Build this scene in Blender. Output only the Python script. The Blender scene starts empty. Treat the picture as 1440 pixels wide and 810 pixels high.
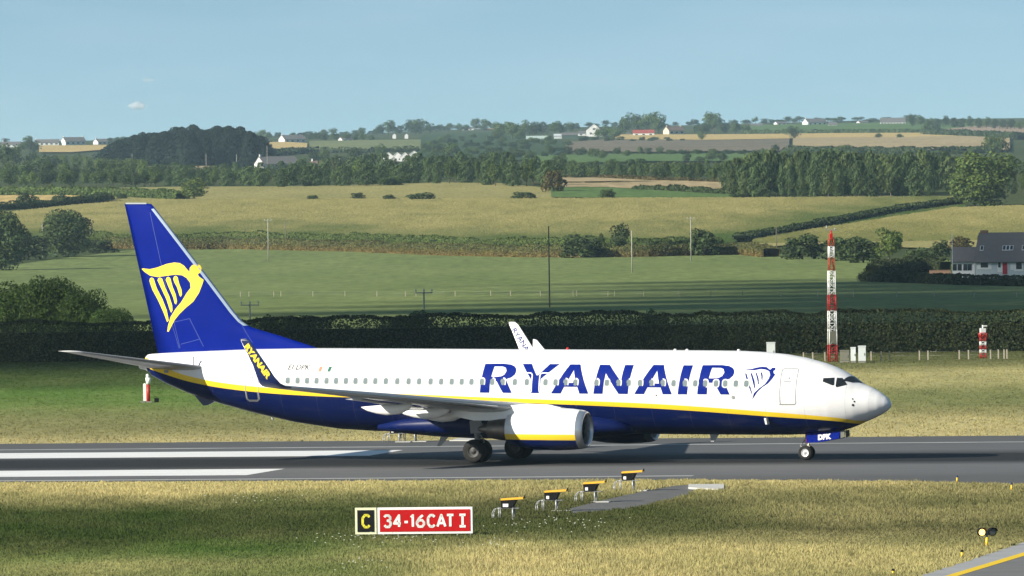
import bpy, bmesh, math, random
import numpy as np
from mathutils import Vector, Matrix
from mathutils.geometry import tessellate_polygon

SC = bpy.context.scene
COL = SC.collection
PI = math.pi
R = math.radians

# ------------------------------------------------------------------ camera, sky, sun, exposure
F = 13185.0          # focal length in photo pixels (1440 wide)
CAM_H = 14.7         # eye height above the runway, metres
VH = 217.0           # eye level in the photo
RHO = 0.014          # camera roll
PITCH = math.atan((405 - VH) / F)
cam = bpy.data.cameras.new('camera')
cam.sensor_width = 36.0
cam.lens = 36.0 * F / 1440.0
cam.clip_start = 1.0
cam.clip_end = 90000.0
camo = bpy.data.objects.new('camera', cam)
COL.objects.link(camo)
camo.matrix_world = (Matrix.Translation((0, 0, CAM_H)) @ Matrix.Rotation(PI / 2 - PITCH, 4, 'X')
                     @ Matrix.Rotation(-RHO, 4, 'Z'))
SC.camera = camo

SUN_AZ = R(30)       # light travels to +X and a little to +Y
SUN_EL = R(26)
world = bpy.data.worlds.new('World')
SC.world = world
world.use_nodes = True
wn, wl = world.node_tree.nodes, world.node_tree.links
wn.clear()
w_out = wn.new('ShaderNodeOutputWorld')
w_bg = wn.new('ShaderNodeBackground')
w_sky = wn.new('ShaderNodeTexSky')
w_sky.sky_type = 'NISHITA'
w_sky.sun_disc = False
w_sky.sun_elevation = SUN_EL
sdir = (-math.cos(SUN_AZ), -math.sin(SUN_AZ))
w_sky.sun_rotation = math.atan2(sdir[0], sdir[1])
w_sky.air_density = 1.0
w_sky.dust_density = 0.3
w_sky.ozone_density = 1.6
w_tc = wn.new('ShaderNodeTexCoord')
w_add = wn.new('ShaderNodeVectorMath'); w_add.operation = 'ADD'
w_add.inputs[1].default_value = (0, 0, 0.165)
w_nrm = wn.new('ShaderNodeVectorMath'); w_nrm.operation = 'NORMALIZE'
w_str = wn.new('ShaderNodeVectorMath'); w_str.operation = 'MULTIPLY'; w_str.inputs[1].default_value = (1, 1, 5)
wl.new(w_tc.outputs['Generated'], w_str.inputs[0]); wl.new(w_str.outputs[0], w_add.inputs[0])
wl.new(w_add.outputs[0], w_nrm.inputs[0])
wl.new(w_nrm.outputs[0], w_sky.inputs['Vector'])
# thin high cloud: soft noise in the sky
w_map = wn.new('ShaderNodeMapping'); w_map.inputs['Scale'].default_value = (26, 26, 190)
w_noi = wn.new('ShaderNodeTexNoise'); w_noi.inputs['Scale'].default_value = 1.0
w_noi.inputs['Detail'].default_value = 5; w_noi.inputs['Roughness'].default_value = .55
w_rmp = wn.new('ShaderNodeValToRGB')
w_rmp.color_ramp.elements[0].position = .46; w_rmp.color_ramp.elements[0].color = (0, 0, 0, 1)
w_rmp.color_ramp.elements[1].position = .78; w_rmp.color_ramp.elements[1].color = (.18, .18, .18, 1)
w_mix = wn.new('ShaderNodeMix'); w_mix.data_type = 'RGBA'
w_mix.inputs[7].default_value = (4.2, 5.1, 5.6, 1)
wl.new(w_tc.outputs['Generated'], w_map.inputs[0]); wl.new(w_map.outputs[0], w_noi.inputs['Vector'])
wl.new(w_noi.outputs[0], w_rmp.inputs[0]); wl.new(w_rmp.outputs[0], w_mix.inputs[0])
w_tint = wn.new('ShaderNodeMix'); w_tint.data_type = 'RGBA'; w_tint.blend_type = 'MULTIPLY'
w_tint.inputs[0].default_value = 1.0
w_tint.inputs[7].default_value = (1.03, 1.06, 0.905, 1)
wl.new(w_sky.outputs[0], w_tint.inputs[6])
wl.new(w_tint.outputs[2], w_mix.inputs[6])
wl.new(w_mix.outputs[2], w_bg.inputs[0])
w_bg.inputs[1].default_value = 0.083
wl.new(w_bg.outputs[0], w_out.inputs[0])

sun = bpy.data.lights.new('sun', 'SUN')
sun.energy = 4.0
sun.angle = R(0.53)
sun.color = (1.0, 0.93, 0.80)
suno = bpy.data.objects.new('sun', sun)
COL.objects.link(suno)
ldir = Vector((math.cos(SUN_AZ) * math.cos(SUN_EL), math.sin(SUN_AZ) * math.cos(SUN_EL), -math.sin(SUN_EL)))
suno.rotation_euler = ldir.to_track_quat('-Z', 'Y').to_euler()
suno.location = (-60, 380, 60)

SC.view_settings.view_transform = 'Standard'
SC.view_settings.look = 'None'
SC.view_settings.exposure = 0.99
SC.view_settings.gamma = 1.0
SC.cycles.max_bounces = 6
SC.cycles.diffuse_bounces = 2
SC.cycles.transparent_max_bounces = 24
SC.cycles.volume_bounces = 0
SC.cycles.use_denoising = True

# ------------------------------------------------------------------ geometry of the view
def ray(u, v):
    cx, cy = u - 720, 405 - v
    c, s = math.cos(RHO), math.sin(RHO)
    x, y = cx * c + cy * s, -cx * s + cy * c
    cp, sp = math.cos(PITCH), math.sin(PITCH)
    return x, F * cp + y * sp, -F * sp + y * cp

def ground(u, v, z=0.0):
    d = ray(u, v); t = (z - CAM_H) / d[2]
    return Vector((d[0] * t, d[1] * t, z))

def at(u, v, Y):
    d = ray(u, v); t = Y / d[1]
    return Vector((d[0] * t, Y, CAM_H + d[2] * t))

# terrain profile: metres out, metres up
TY = [-400, 700, 790, 880, 1040, 1250, 1590, 1880, 2100, 2250, 2400, 2550, 2700, 3100, 3600, 4200, 4700, 5300, 6000, 6800]
TZ = [0, 0, -.2, -.6, -2.3, -4.6, -6.9, -7.3, -6.0, -2.5, .5, 3.4, 6.1, 6.5, 7.6, 9.6, 12.9, 16.7, 21, 26]
_gy = np.arange(-400, 6801, 10.0)
_gz = np.interp(_gy, TY, TZ)
_k = np.ones(9) / 9
_gs = np.convolve(np.pad(_gz, 4, mode='edge'), _k, mode='valid')
_gs[_gy < 690] = 0
_gs[-6:] = _gz[-6:]
SKY_U = [-400, 0, 160, 380, 520, 620, 700, 830, 930, 1010, 1100, 1230, 1320, 1440, 1900]
SKY_V = [188, 190, 189, 186, 185, 181, 181, 180, 180, 179, 178, 176, 176, 176, 178]
FAR0, FAR1 = 6800.0, 9500.0
def zfun(X, Y):
    X = np.asarray(X, float); Y = np.asarray(Y, float)
    z = np.interp(Y, _gy, _gs)
    Ys = np.maximum(Y, FAR0)
    u = 720 + F * X / Ys
    sv = np.interp(u, SKY_U, SKY_V)
    zt = CAM_H + (VH - sv) * FAR1 / F
    t = np.clip((Y - FAR0) / (FAR1 - FAR0), 0, 1)
    zz = 26 + (zt - 26) * t ** 0.9
    zz = np.where(Y > FAR1, zt - (Y - FAR1) * .012, zz)
    return np.where(Y > FAR0, zz, z)

_MY = np.concatenate([np.arange(690, 1000, 4), np.arange(1000, 3000, 6), np.arange(3000, 9500, 15)])
def terr(u, v):
    """the point of the terrain seen at a photo position"""
    d = ray(u, v)
    t = _MY / d[1]
    X = d[0] * t; zr = CAM_H + d[2] * t
    z0 = CAM_H + d[2] * (680 / d[1])
    if z0 < 0:
        return ground(u, v)
    below = zr <= zfun(X, _MY)
    i = int(np.argmax(below)) if below.any() else len(_MY) - 1
    return Vector((X[i], _MY[i], float(zfun(X[i], _MY[i]))))

# ------------------------------------------------------------------ helpers
def setp(o, label=None, cat=None, group=None, kind=None):
    if label: o['label'] = label
    if cat: o['category'] = cat
    if group: o['group'] = group
    if kind: o['kind'] = kind
    return o

def thing(name, label, cat, loc=(0, 0, 0), rz=0, group=None):
    o = bpy.data.objects.new(name, None)
    o.empty_display_size = .3
    COL.objects.link(o)
    o.location = loc
    o.rotation_euler = (0, 0, rz)
    return setp(o, label, cat, group)

def linkmesh(name, me, mats, parent=None):
    if mats is not None:
        for m in (mats if isinstance(mats, (list, tuple)) else [mats]):
            me.materials.append(m)
    o = bpy.data.objects.new(name, me)
    COL.objects.link(o)
    o.parent = parent
    return o

def npmesh(name, co, faces, col=None, smooth=False, mi=None):
    """mesh from an (n,3) array and an (m,k) array of faces"""
    me = bpy.data.meshes.new(name)
    co = np.ascontiguousarray(co, np.float32); faces = np.ascontiguousarray(faces, np.int32)
    m, k = faces.shape
    me.vertices.add(len(co)); me.vertices.foreach_set('co', co.ravel())
    me.loops.add(m * k); me.loops.foreach_set('vertex_index', faces.ravel())
    me.polygons.add(m)
    me.polygons.foreach_set('loop_start', np.arange(0, m * k, k, dtype=np.int32))
    me.polygons.foreach_set('loop_total', np.full(m, k, np.int32))
    me.polygons.foreach_set('use_smooth', np.full(m, smooth, bool))
    if mi is not None:
        me.polygons.foreach_set('material_index', np.ascontiguousarray(mi, np.int32))
    if col is not None:
        a = me.color_attributes.new('tint', 'FLOAT_COLOR', 'POINT')
        c4 = np.ones((len(co), 4), np.float32); c4[:, :3] = col
        a.data.foreach_set('color', c4.ravel())
    me.update(calc_edges=True)
    return me

class MB:
    def __init__(s):
        s.v, s.f, s.m, s.sm = [], [], [], []
    def face(s, idx, m=0, sm=False):
        s.f.append(tuple(idx)); s.m.append(m); s.sm.append(sm)
    def poly(s, pts, m=0):
        b = len(s.v); s.v += [tuple(p) for p in pts]; s.face(range(b, b + len(pts)), m)
    def box(s, c, d, m=0, rz=0, taper=1.0, mat=None):
        b = len(s.v); cr, sr = math.cos(rz), math.sin(rz)
        for dz in (-.5, .5):
            k = taper if dz > 0 else 1.0
            for dx, dy in ((-.5, -.5), (.5, -.5), (.5, .5), (-.5, .5)):
                p = Vector((dx * d[0] * k, dy * d[1] * k, dz * d[2]))
                if mat is not None: p = mat @ p
                s.v.append((c[0] + p.x * cr - p.y * sr, c[1] + p.x * sr + p.y * cr, c[2] + p.z))
        for q in ((0, 3, 2, 1), (4, 5, 6, 7), (0, 1, 5, 4), (1, 2, 6, 5), (2, 3, 7, 6), (3, 0, 4, 7)):
            s.face([b + i for i in q], m)
    def tube(s, p0, p1, r0, r1=None, n=8, m=0, caps=True, sm=True):
        r1 = r0 if r1 is None else r1
        p0, p1 = Vector(p0), Vector(p1)
        ax = (p1 - p0).normalized()
        a = ax.orthogonal().normalized(); c = ax.cross(a)
        b = len(s.v)
        for p, r in ((p0, r0), (p1, r1)):
            for i in range(n):
                t = 2 * PI * i / n
                s.v.append(tuple(p + a * (r * math.cos(t)) + c * (r * math.sin(t))))
        for i in range(n):
            j = (i + 1) % n
            s.face((b + i, b + j, b + n + j, b + n + i), m, sm)
        if caps:
            s.face([b + i for i in range(n)][::-1], m); s.face([b + n + i for i in range(n)], m)
    def path(s, pts, r, n=8, m=0):
        for a, c in zip(pts[:-1], pts[1:]):
            s.tube(a, c, r, r, n, m)
    def loft(s, secs, m=0, closed=True, cap0=True, cap1=True, sm=True, mfun=None):
        b = len(s.v); n = len(secs[0])
        for q in secs: s.v += [tuple(p) for p in q]
        for i in range(len(secs) - 1):
            for j in range(n if closed else n - 1):
                k = (j + 1) % n
                mm = m if mfun is None else mfun(i, j)
                s.face((b + i * n + j, b + i * n + k, b + (i + 1) * n + k, b + (i + 1) * n + j), mm, sm)
        if cap0: s.face([b + j for j in range(n)][::-1], m if mfun is None else mfun(0, 0))
        if cap1: s.face([b + (len(secs) - 1) * n + j for j in range(n)], m if mfun is None else mfun(len(secs) - 2, 0))
    def lathe(s, prof, axis_o, n=32, m=0, sm=True, squash=None):
        """prof: list of (x, r); turned about the x axis through axis_o"""
        secs = []
        for x, r in prof:
            q = []
            for i in range(n):
                t = 2 * PI * i / n
                y, z = r * math.cos(t), r * math.sin(t)
                if squash and z < 0: z *= squash
                q.append((axis_o[0] + x, axis_o[1] + y, axis_o[2] + z))
            secs.append(q)
        s.loft(secs, m, True, False, False, sm)
    def build(s, name, mats, parent=None, fix=True):
        me = bpy.data.meshes.new(name)
        me.from_pydata(s.v, [], s.f)
        me.polygons.foreach_set('material_index', s.m)
        me.polygons.foreach_set('use_smooth', s.sm)
        if fix:
            bm = bmesh.new(); bm.from_mesh(me)
            bmesh.ops.recalc_face_normals(bm, faces=bm.faces)
            bm.to_mesh(me); bm.free()
        me.update()
        return linkmesh(name, me, mats, parent)

# ------------------------------------------------------------------ materials
def newmat(name):
    m = bpy.data.materials.new(name); m.use_nodes = True
    nt = m.node_tree
    return m, nt.nodes, nt.links, nt.nodes['Principled BSDF']

def mat(name, c, rough=.6, spec=.4, metal=0.0, var=.12, scale=3.0, coat=0.0, emit=None, es=0.0):
    m, n, l, b = newmat(name)
    tc = n.new('ShaderNodeTexCoord'); nz = n.new('ShaderNodeTexNoise')
    nz.inputs['Scale'].default_value = scale; nz.inputs['Detail'].default_value = 6
    l.new(tc.outputs['Object'], nz.inputs['Vector'])
    mr = n.new('ShaderNodeMapRange')
    mr.inputs[3].default_value = 1 - var; mr.inputs[4].default_value = 1 + var
    l.new(nz.outputs[0], mr.inputs[0])
    vm = n.new('ShaderNodeVectorMath'); vm.operation = 'SCALE'
    vm.inputs[0].default_value = c[:3]
    l.new(mr.outputs[0], vm.inputs['Scale']); l.new(vm.outputs[0], b.inputs['Base Color'])
    b.inputs['Roughness'].default_value = rough
    b.inputs['Specular IOR Level'].default_value = spec
    b.inputs['Metallic'].default_value = metal
    b.inputs['Coat Weight'].default_value = coat
    b.inputs['Coat Roughness'].default_value = .12
    if emit:
        b.inputs['Emission Color'].default_value = (*emit, 1); b.inputs['Emission Strength'].default_value = es
    return m

def leafmat(name, c, var=.45):
    """foliage: per-leaf tint and per-plant tint"""
    m, n, l, b = newmat(name)
    at_ = n.new('ShaderNodeAttribute'); at_.attribute_name = 'tint'
    oi = n.new('ShaderNodeObjectInfo')
    mr = n.new('ShaderNodeMapRange'); mr.inputs[3].default_value = 1 - var * .5; mr.inputs[4].default_value = 1 + var * .5
    l.new(oi.outputs['Random'], mr.inputs[0])
    vm = n.new('ShaderNodeVectorMath'); vm.operation = 'SCALE'
    l.new(at_.outputs['Color'], vm.inputs[0]); l.new(mr.outputs[0], vm.inputs['Scale'])
    v2 = n.new('ShaderNodeVectorMath'); v2.operation = 'MULTIPLY'; v2.inputs[1].default_value = c
    l.new(vm.outputs[0], v2.inputs[0]); l.new(v2.outputs[0], b.inputs['Base Color'])
    b.inputs['Roughness'].default_value = .7
    b.inputs['Specular IOR Level'].default_value = .15
    tr = n.new('ShaderNodeBsdfTranslucent'); l.new(v2.outputs[0], tr.inputs[0])
    mx = n.new('ShaderNodeMixShader'); mx.inputs[0].default_value = .22
    l.new(b.outputs[0], mx.inputs[1]); l.new(tr.outputs[0], mx.inputs[2])
    l.new(mx.outputs[0], n['Material Output'].inputs[0])
    return m

def fieldmat(name, c1, c2, sx, sy, c3=None, fine=1.0, rows=None):
    """ground cover seen from afar: broad patches, streaks and fine grain in world metres"""
    m, n, l, b = newmat(name)
    tc = n.new('ShaderNodeTexCoord')
    mp = n.new('ShaderNodeMapping'); mp.inputs['Scale'].default_value = (1 / sx, 1 / sy, 0)
    l.new(tc.outputs['Object'], mp.inputs[0])
    n1 = n.new('ShaderNodeTexNoise'); n1.inputs['Scale'].default_value = 1; n1.inputs['Detail'].default_value = 8
    n1.inputs['Roughness'].default_value = .62
    l.new(mp.outputs[0], n1.inputs['Vector'])
    rp = n.new('ShaderNodeValToRGB')
    rp.color_ramp.elements[0].position = .33; rp.color_ramp.elements[0].color = (*c1, 1)
    rp.color_ramp.elements[1].position = .68; rp.color_ramp.elements[1].color = (*c2, 1)
    l.new(n1.outputs[0], rp.inputs[0])
    mp2 = n.new('ShaderNodeMapping'); mp2.inputs['Scale'].default_value = (fine / 1.1, fine / 11, 0)
    l.new(tc.outputs['Object'], mp2.inputs[0])
    n2 = n.new('ShaderNodeTexNoise'); n2.inputs['Scale'].default_value = 1; n2.inputs['Detail'].default_value = 3
    l.new(mp2.outputs[0], n2.inputs['Vector'])
    mr = n.new('ShaderNodeMapRange'); mr.inputs[1].default_value = .3; mr.inputs[2].default_value = .7
    mr.inputs[3].default_value = .8; mr.inputs[4].default_value = 1.2
    l.new(n2.outputs[0], mr.inputs[0])
    vm = n.new('ShaderNodeVectorMath'); vm.operation = 'SCALE'
    l.new(rp.outputs[0], vm.inputs[0]); l.new(mr.outputs[0], vm.inputs['Scale'])
    l.new(vm.outputs[0], b.inputs['Base Color'])
    b.inputs['Roughness'].default_value = .9; b.inputs['Specular IOR Level'].default_value = .05
    return m

def tintmat(name, rough=.9, transl=.0, fine=None):
    m, n, l, b = newmat(name)
    a = n.new('ShaderNodeAttribute'); a.attribute_name = 'tint'
    src = a.outputs['Color']
    if fine:
        tc = n.new('ShaderNodeTexCoord'); mp = n.new('ShaderNodeMapping'); mp.inputs['Scale'].default_value = (1 / fine, 1 / (fine * 4), 0)
        nz = n.new('ShaderNodeTexNoise'); nz.inputs['Scale'].default_value = 1; nz.inputs['Detail'].default_value = 5
        l.new(tc.outputs['Object'], mp.inputs[0]); l.new(mp.outputs[0], nz.inputs['Vector'])
        mr = n.new('ShaderNodeMapRange'); mr.inputs[1].default_value = .3; mr.inputs[2].default_value = .7
        mr.inputs[3].default_value = .85; mr.inputs[4].default_value = 1.15
        l.new(nz.outputs[0], mr.inputs[0])
        vm = n.new('ShaderNodeVectorMath'); vm.operation = 'SCALE'
        l.new(src, vm.inputs[0]); l.new(mr.outputs[0], vm.inputs['Scale']); src = vm.outputs[0]
    l.new(src, b.inputs['Base Color'])
    b.inputs['Roughness'].default_value = rough; b.inputs['Specular IOR Level'].default_value = .08
    if transl:
        tr = n.new('ShaderNodeBsdfTranslucent'); l.new(src, tr.inputs[0])
        mx = n.new('ShaderNodeMixShader'); mx.inputs[0].default_value = transl
        l.new(b.outputs[0], mx.inputs[1]); l.new(tr.outputs[0], mx.inputs[2])
        l.new(mx.outputs[0], n['Material Output'].inputs[0])
    return m

WHITE = mat('white_paint', (.80, .80, .79), .3, .5, var=.03, coat=.4)
OFFWHITE = mat('off_white_wall', (.72, .72, .70), .8, .2, var=.06)
BLUE = mat('blue_paint', (.0006, .011, .20), .55, .05, var=.14, scale=1.2)
LETTER = mat('lettering_blue', (.0008, .013, .19), .55, .06, var=.06)
NAVY = mat('winglet_navy', (.004, .014, .085), .35, .4, var=.08, coat=.2)
YELLOW = mat('yellow_paint', (.86, .58, .03), .35, .5, var=.04, coat=.3)
GOLD = mat('emblem_yellow', (.88, .66, .05), .35, .5, var=.04, coat=.3)
WINGGREY = mat('wing_grey', (.33, .34, .35), .4, .5, var=.1, scale=1.0, coat=.2)
METAL = mat('bare_metal', (.62, .64, .66), .28, .5, metal=.85, var=.06)
LEMETAL = mat('leading_edge_metal', (.50, .60, .72), .35, .5, metal=.35, var=.05)
DARKMETAL = mat('exhaust_metal', (.16, .145, .13), .42, .5, metal=.8, var=.2)
BLACK = mat('black_paint', (.007, .007, .008), .7, .15, var=.2)
RUBBER = mat('tyre_rubber', (.022, .022, .022), .85, .2, var=.25, scale=6)
HUBGREY = mat('hub_grey', (.05, .05, .05), .55, .4, var=.2, scale=8)
HUBSILVER = mat('hub_silver', (.66, .66, .66), .4, .5, metal=.3, var=.1)
GLASSDARK = mat('dark_glass', (.015, .018, .02), .06, .6, var=.05)
CABINGLASS = mat('cabin_glass', (.17, .21, .22), .14, .6, var=.15, scale=5)
SEAL = mat('window_frame_grey', (.52, .54, .53), .4, .5, var=.06)
LINE = mat('panel_line', (.27, .28, .29), .6, .3, var=.1)
ORANGE = mat('flag_orange', (.86, .23, .13), .4, .4, var=.03)
GREEN = mat('flag_green', (.01, .13, .08), .4, .4, var=.03)
RED = mat('red_paint', (.50, .015, .012), .45, .4, var=.08)
SIGNRED = mat('sign_red', (.44, .004, .006), .65, .15, var=.06)
SIGNWHITE = mat('sign_white', (.82, .82, .80), .5, .3, var=.03)
SIGNYELLOW = mat('sign_yellow', (.80, .72, .06), .5, .3, var=.04)
AMBER = mat('amber_lid', (.83, .45, .035), .5, .4, var=.08)
GALV = mat('galvanised_steel', (.36, .37, .37), .45, .5, metal=.4, var=.12, scale=8)
CONCRETE = mat('pale_concrete', (.50, .50, .47), .9, .15, var=.18, scale=2)
GREYCON = mat('grey_concrete', (.23, .225, .20), .9, .15, var=.2, scale=2)
CABINET = mat('cabinet_grey', (.58, .62, .62), .6, .3, var=.05)
CABDARK = mat('cabinet_olive', (.17, .17, .13), .7, .3, var=.12)
WOOD = mat('pole_wood', (.17, .145, .12), .85, .15, var=.25, scale=2)
PALEWOOD = mat('pale_pole', (.36, .35, .31), .85, .15, var=.2, scale=2)
POSTWOOD = mat('fence_wood', (.40, .36, .29), .9, .1, var=.25, scale=5)
BARK = mat('bark', (.10, .085, .065), .9, .1, var=.3, scale=4)
PALEBARK = mat('pale_bark', (.26, .21, .17), .9, .1, var=.3, scale=4)
SLATE = mat('slate_roof', (.15, .142, .138), .8, .25, var=.16, scale=1.5)
BROWNROOF = mat('brown_roof', (.17, .12, .095), .85, .2, var=.16, scale=1.5)
REDROOF = mat('red_roof', (.34, .07, .055), .8, .2, var=.15, scale=1.5)
PALEROOF = mat('pale_green_roof', (.42, .52, .47), .7, .2, var=.1, scale=1)
GREYWALL = mat('grey_blue_wall', (.56, .61, .62), .85, .2, var=.06)
CREAM = mat('cream_wall', (.66, .58, .45), .85, .2, var=.06)
WALLBROWN = mat('brown_wall', (.22, .14, .10), .9, .15, var=.15)
PANE = mat('house_glass', (.03, .035, .04), .1, .6, var=.1)
REDDOOR = mat('red_door', (.42, .02, .03), .5, .4, var=.05)
DARKGREEN = mat('shed_green', (.06, .10, .075), .7, .2, var=.1)

L_BROAD = leafmat('broadleaf', (.088, .135, .040))
L_LIGHT = leafmat('light_foliage', (.115, .165, .045))
L_DARK = leafmat('dark_foliage', (.058, .090, .034))
L_CONIF = leafmat('conifer_needles', (.010, .021, .013))
L_FOREST = leafmat('plantation_foliage', (.074, .118, .046))
L_BROWN = leafmat('brownish_foliage', (.100, .085, .035))
L_HEDGE = leafmat('hedge_foliage', (.046, .062, .025))
L_BANK = leafmat('bank_growth', (.105, .110, .040))

# ------------------------------------------------------------------ terrain: one sheet to the horizon
rngn = np.random.default_rng(7)
yr = np.unique(np.concatenate([np.linspace(-400, 600, 11), np.arange(620, 1100, 20), np.arange(1100, 3000, 30),
                               np.arange(3000, 6800, 80), np.arange(6800, 9700, 60), np.linspace(9700, 26000, 12)]))
xf = np.concatenate([[-60, -18, -6, -2.5], np.linspace(-1.3, 1.3, 105), [2.5, 6, 18, 60]])
half = 60 + .062 * np.maximum(yr, 0)
GX = xf[None, :] * half[:, None]
GY = np.repeat(yr[:, None], len(xf), 1)
GZ = zfun(GX, GY)
co = np.stack([GX, GY, GZ], -1).reshape(-1, 3)
ny, nx = GX.shape
ii = (np.arange(ny - 1)[:, None] * nx + np.arange(nx - 1)[None, :]).ravel()
quads = np.stack([ii, ii + 1, ii + nx + 1, ii + nx], 1)
FARLAND = fieldmat('rough_grassland', (.040, .062, .022), (.085, .098, .036), 60, 400)
o = linkmesh('ground', npmesh('ground', co, quads, smooth=True), FARLAND)
setp(o, kind='structure')

# smooth value noise for colouring vegetation
def vnoise(x, y, seed=0):
    x = np.asarray(x, float); y = np.asarray(y, float)
    def h(ix, iy):
        n = (ix.astype(np.int64) * 374761393 + iy.astype(np.int64) * 668265263 + seed * 69069) & 0x7fffffff
        n = ((n ^ (n >> 13)) * 1274126177) & 0x7fffffff
        return ((n ^ (n >> 16)) & 0xffff) / 65535.0
    ix, iy = np.floor(x), np.floor(y)
    fx, fy = x - ix, y - iy
    fx = fx * fx * (3 - 2 * fx); fy = fy * fy * (3 - 2 * fy)
    a, b, c, d = h(ix, iy), h(ix + 1, iy), h(ix, iy + 1), h(ix + 1, iy + 1)
    return (a * (1 - fx) + b * fx) * (1 - fy) + (c * (1 - fx) + d * fx) * fy
def fbm(x, y, seed=0, o=4):
    s, a, t = 0, 1, 0
    for k in range(o):
        s = s + a * vnoise(x * 2 ** k, y * 2 ** k, seed + k); t += a; a *= .55
    return s / t

# runway frame
RW_C = Vector((0, 449.3, 0)); RW_A = R(-11)
RW_D = Vector((math.cos(RW_A), math.sin(RW_A), 0)); RW_N = Vector((-RW_D.y, RW_D.x, 0))
def rwp(a, p, z=0): return RW_C + RW_D * a + RW_N * p + Vector((0, 0, z))
def rwc(X, Y):
    dx, dy = X - RW_C.x, Y - RW_C.y
    return dx * RW_D.x + dy * RW_D.y, dx * RW_N.x + dy * RW_N.y

# grass dryness, tone and height by place; darker left rows paint in cloud shade
# rows: (pixel row of the level ground, dryness 0 green..1 straw, depth of the tone, height)
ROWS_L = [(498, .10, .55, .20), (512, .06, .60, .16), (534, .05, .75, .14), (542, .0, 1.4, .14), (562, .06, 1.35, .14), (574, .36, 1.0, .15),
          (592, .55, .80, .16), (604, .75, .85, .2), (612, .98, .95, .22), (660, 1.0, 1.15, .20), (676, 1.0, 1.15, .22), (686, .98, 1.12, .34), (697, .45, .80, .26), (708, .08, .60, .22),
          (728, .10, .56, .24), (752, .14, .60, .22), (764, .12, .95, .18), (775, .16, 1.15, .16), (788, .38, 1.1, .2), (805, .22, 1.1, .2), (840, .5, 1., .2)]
ROWS_C = [(498, .20, .5, .2), (540, .2, .8, .14), (570, .5, .9, .15), (600, .9, .9, .2), (612, 1., .95, .22), (660, .98, 1.1, .2), (678, .95, 1.1, .24), (692, .92, 1.0, .36),
          (704, .72, .8, .3), (716, .35, .55, .26), (735, .18, .52, .25), (752, .25, .62, .24), (765, .62, .9, .3), (778, .9, 1.1, .42), (810, .95, 1.15, .45), (840, .9, 1.1, .4)]
ROWS_R = [(498, .3, .6, .2), (512, .35, .60, .15), (522, .50, .75, .15), (532, .80, 1.05, .15), (545, .72, 1.05, .15), (556, .45, .95, .15), (574, .30, .92, .15), (588, .70, .85, .2), (600, .9, 1.0, .2), (612, 1., 1., .2),
          (676, .98, 1.0, .2), (690, .90, .92, .3), (702, .62, .74, .3), (712, .60, .66, .32), (724, .80, .80, .34), (738, .74, .76, .3), (750, .48, .52, .26), (757, .66, .66, .2), (768, .72, .8, .16), (778, .80, 1.1, .34), (800, .82, 1.12, .34), (840, .6, 1., .3)]
def gprof(rows, v):
    a = np.array(rows)
    return [np.interp(v, a[:, 0], a[:, i]) for i in (1, 2, 3)]
def grass(X, Y):
    v = VH + F * CAM_H / np.maximum(Y, 200)
    u = 720 + F * X / np.maximum(Y, 200)
    wob = (fbm(X / 9, Y / 26, 3) - .5) * 22 + (fbm(X / 2.2, Y / 9, 5) - .5) * 12
    v = v + np.where(v > 640, wob, wob * .4)
    L, Cc, Rr = gprof(ROWS_L, v), gprof(ROWS_C, v), gprof(ROWS_R, v)
    ul = np.clip((u - 380) / 330, 0, 1); ul = ul * ul * (3 - 2 * ul)
    ur = np.clip((u - 900) / 230, 0, 1); ur = ur * ur * (3 - 2 * ur)
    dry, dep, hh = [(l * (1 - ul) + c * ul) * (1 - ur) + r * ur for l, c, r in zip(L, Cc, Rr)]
    patch = fbm(X / 5.0, Y / 16, 11) - .5
    dry = np.clip(dry + patch * np.where(Y > 460, .22, .50), 0, 1)
    gr = np.array((.082, .143, .028)); st = np.array((.50, .435, .205))
    c = gr[None] * (1 - dry)[:, None] + st[None] * dry[:, None]
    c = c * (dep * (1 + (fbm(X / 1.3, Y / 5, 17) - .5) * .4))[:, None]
    return c, hh, dry

# the mown and rough grass of the airfield
gx = np.arange(-75, 75.1, 1.0); gy = np.concatenate([np.arange(290, 480, .8), np.arange(480, 700, 1.6)])
AX, AY = np.meshgrid(gx, gy)
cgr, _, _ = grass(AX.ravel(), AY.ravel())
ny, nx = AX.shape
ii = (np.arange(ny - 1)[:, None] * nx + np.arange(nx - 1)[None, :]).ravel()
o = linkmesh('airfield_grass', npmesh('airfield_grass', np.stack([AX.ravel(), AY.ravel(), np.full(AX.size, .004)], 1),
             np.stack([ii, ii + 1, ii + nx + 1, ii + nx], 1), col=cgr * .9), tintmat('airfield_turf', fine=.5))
setp(o, kind='structure')

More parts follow.
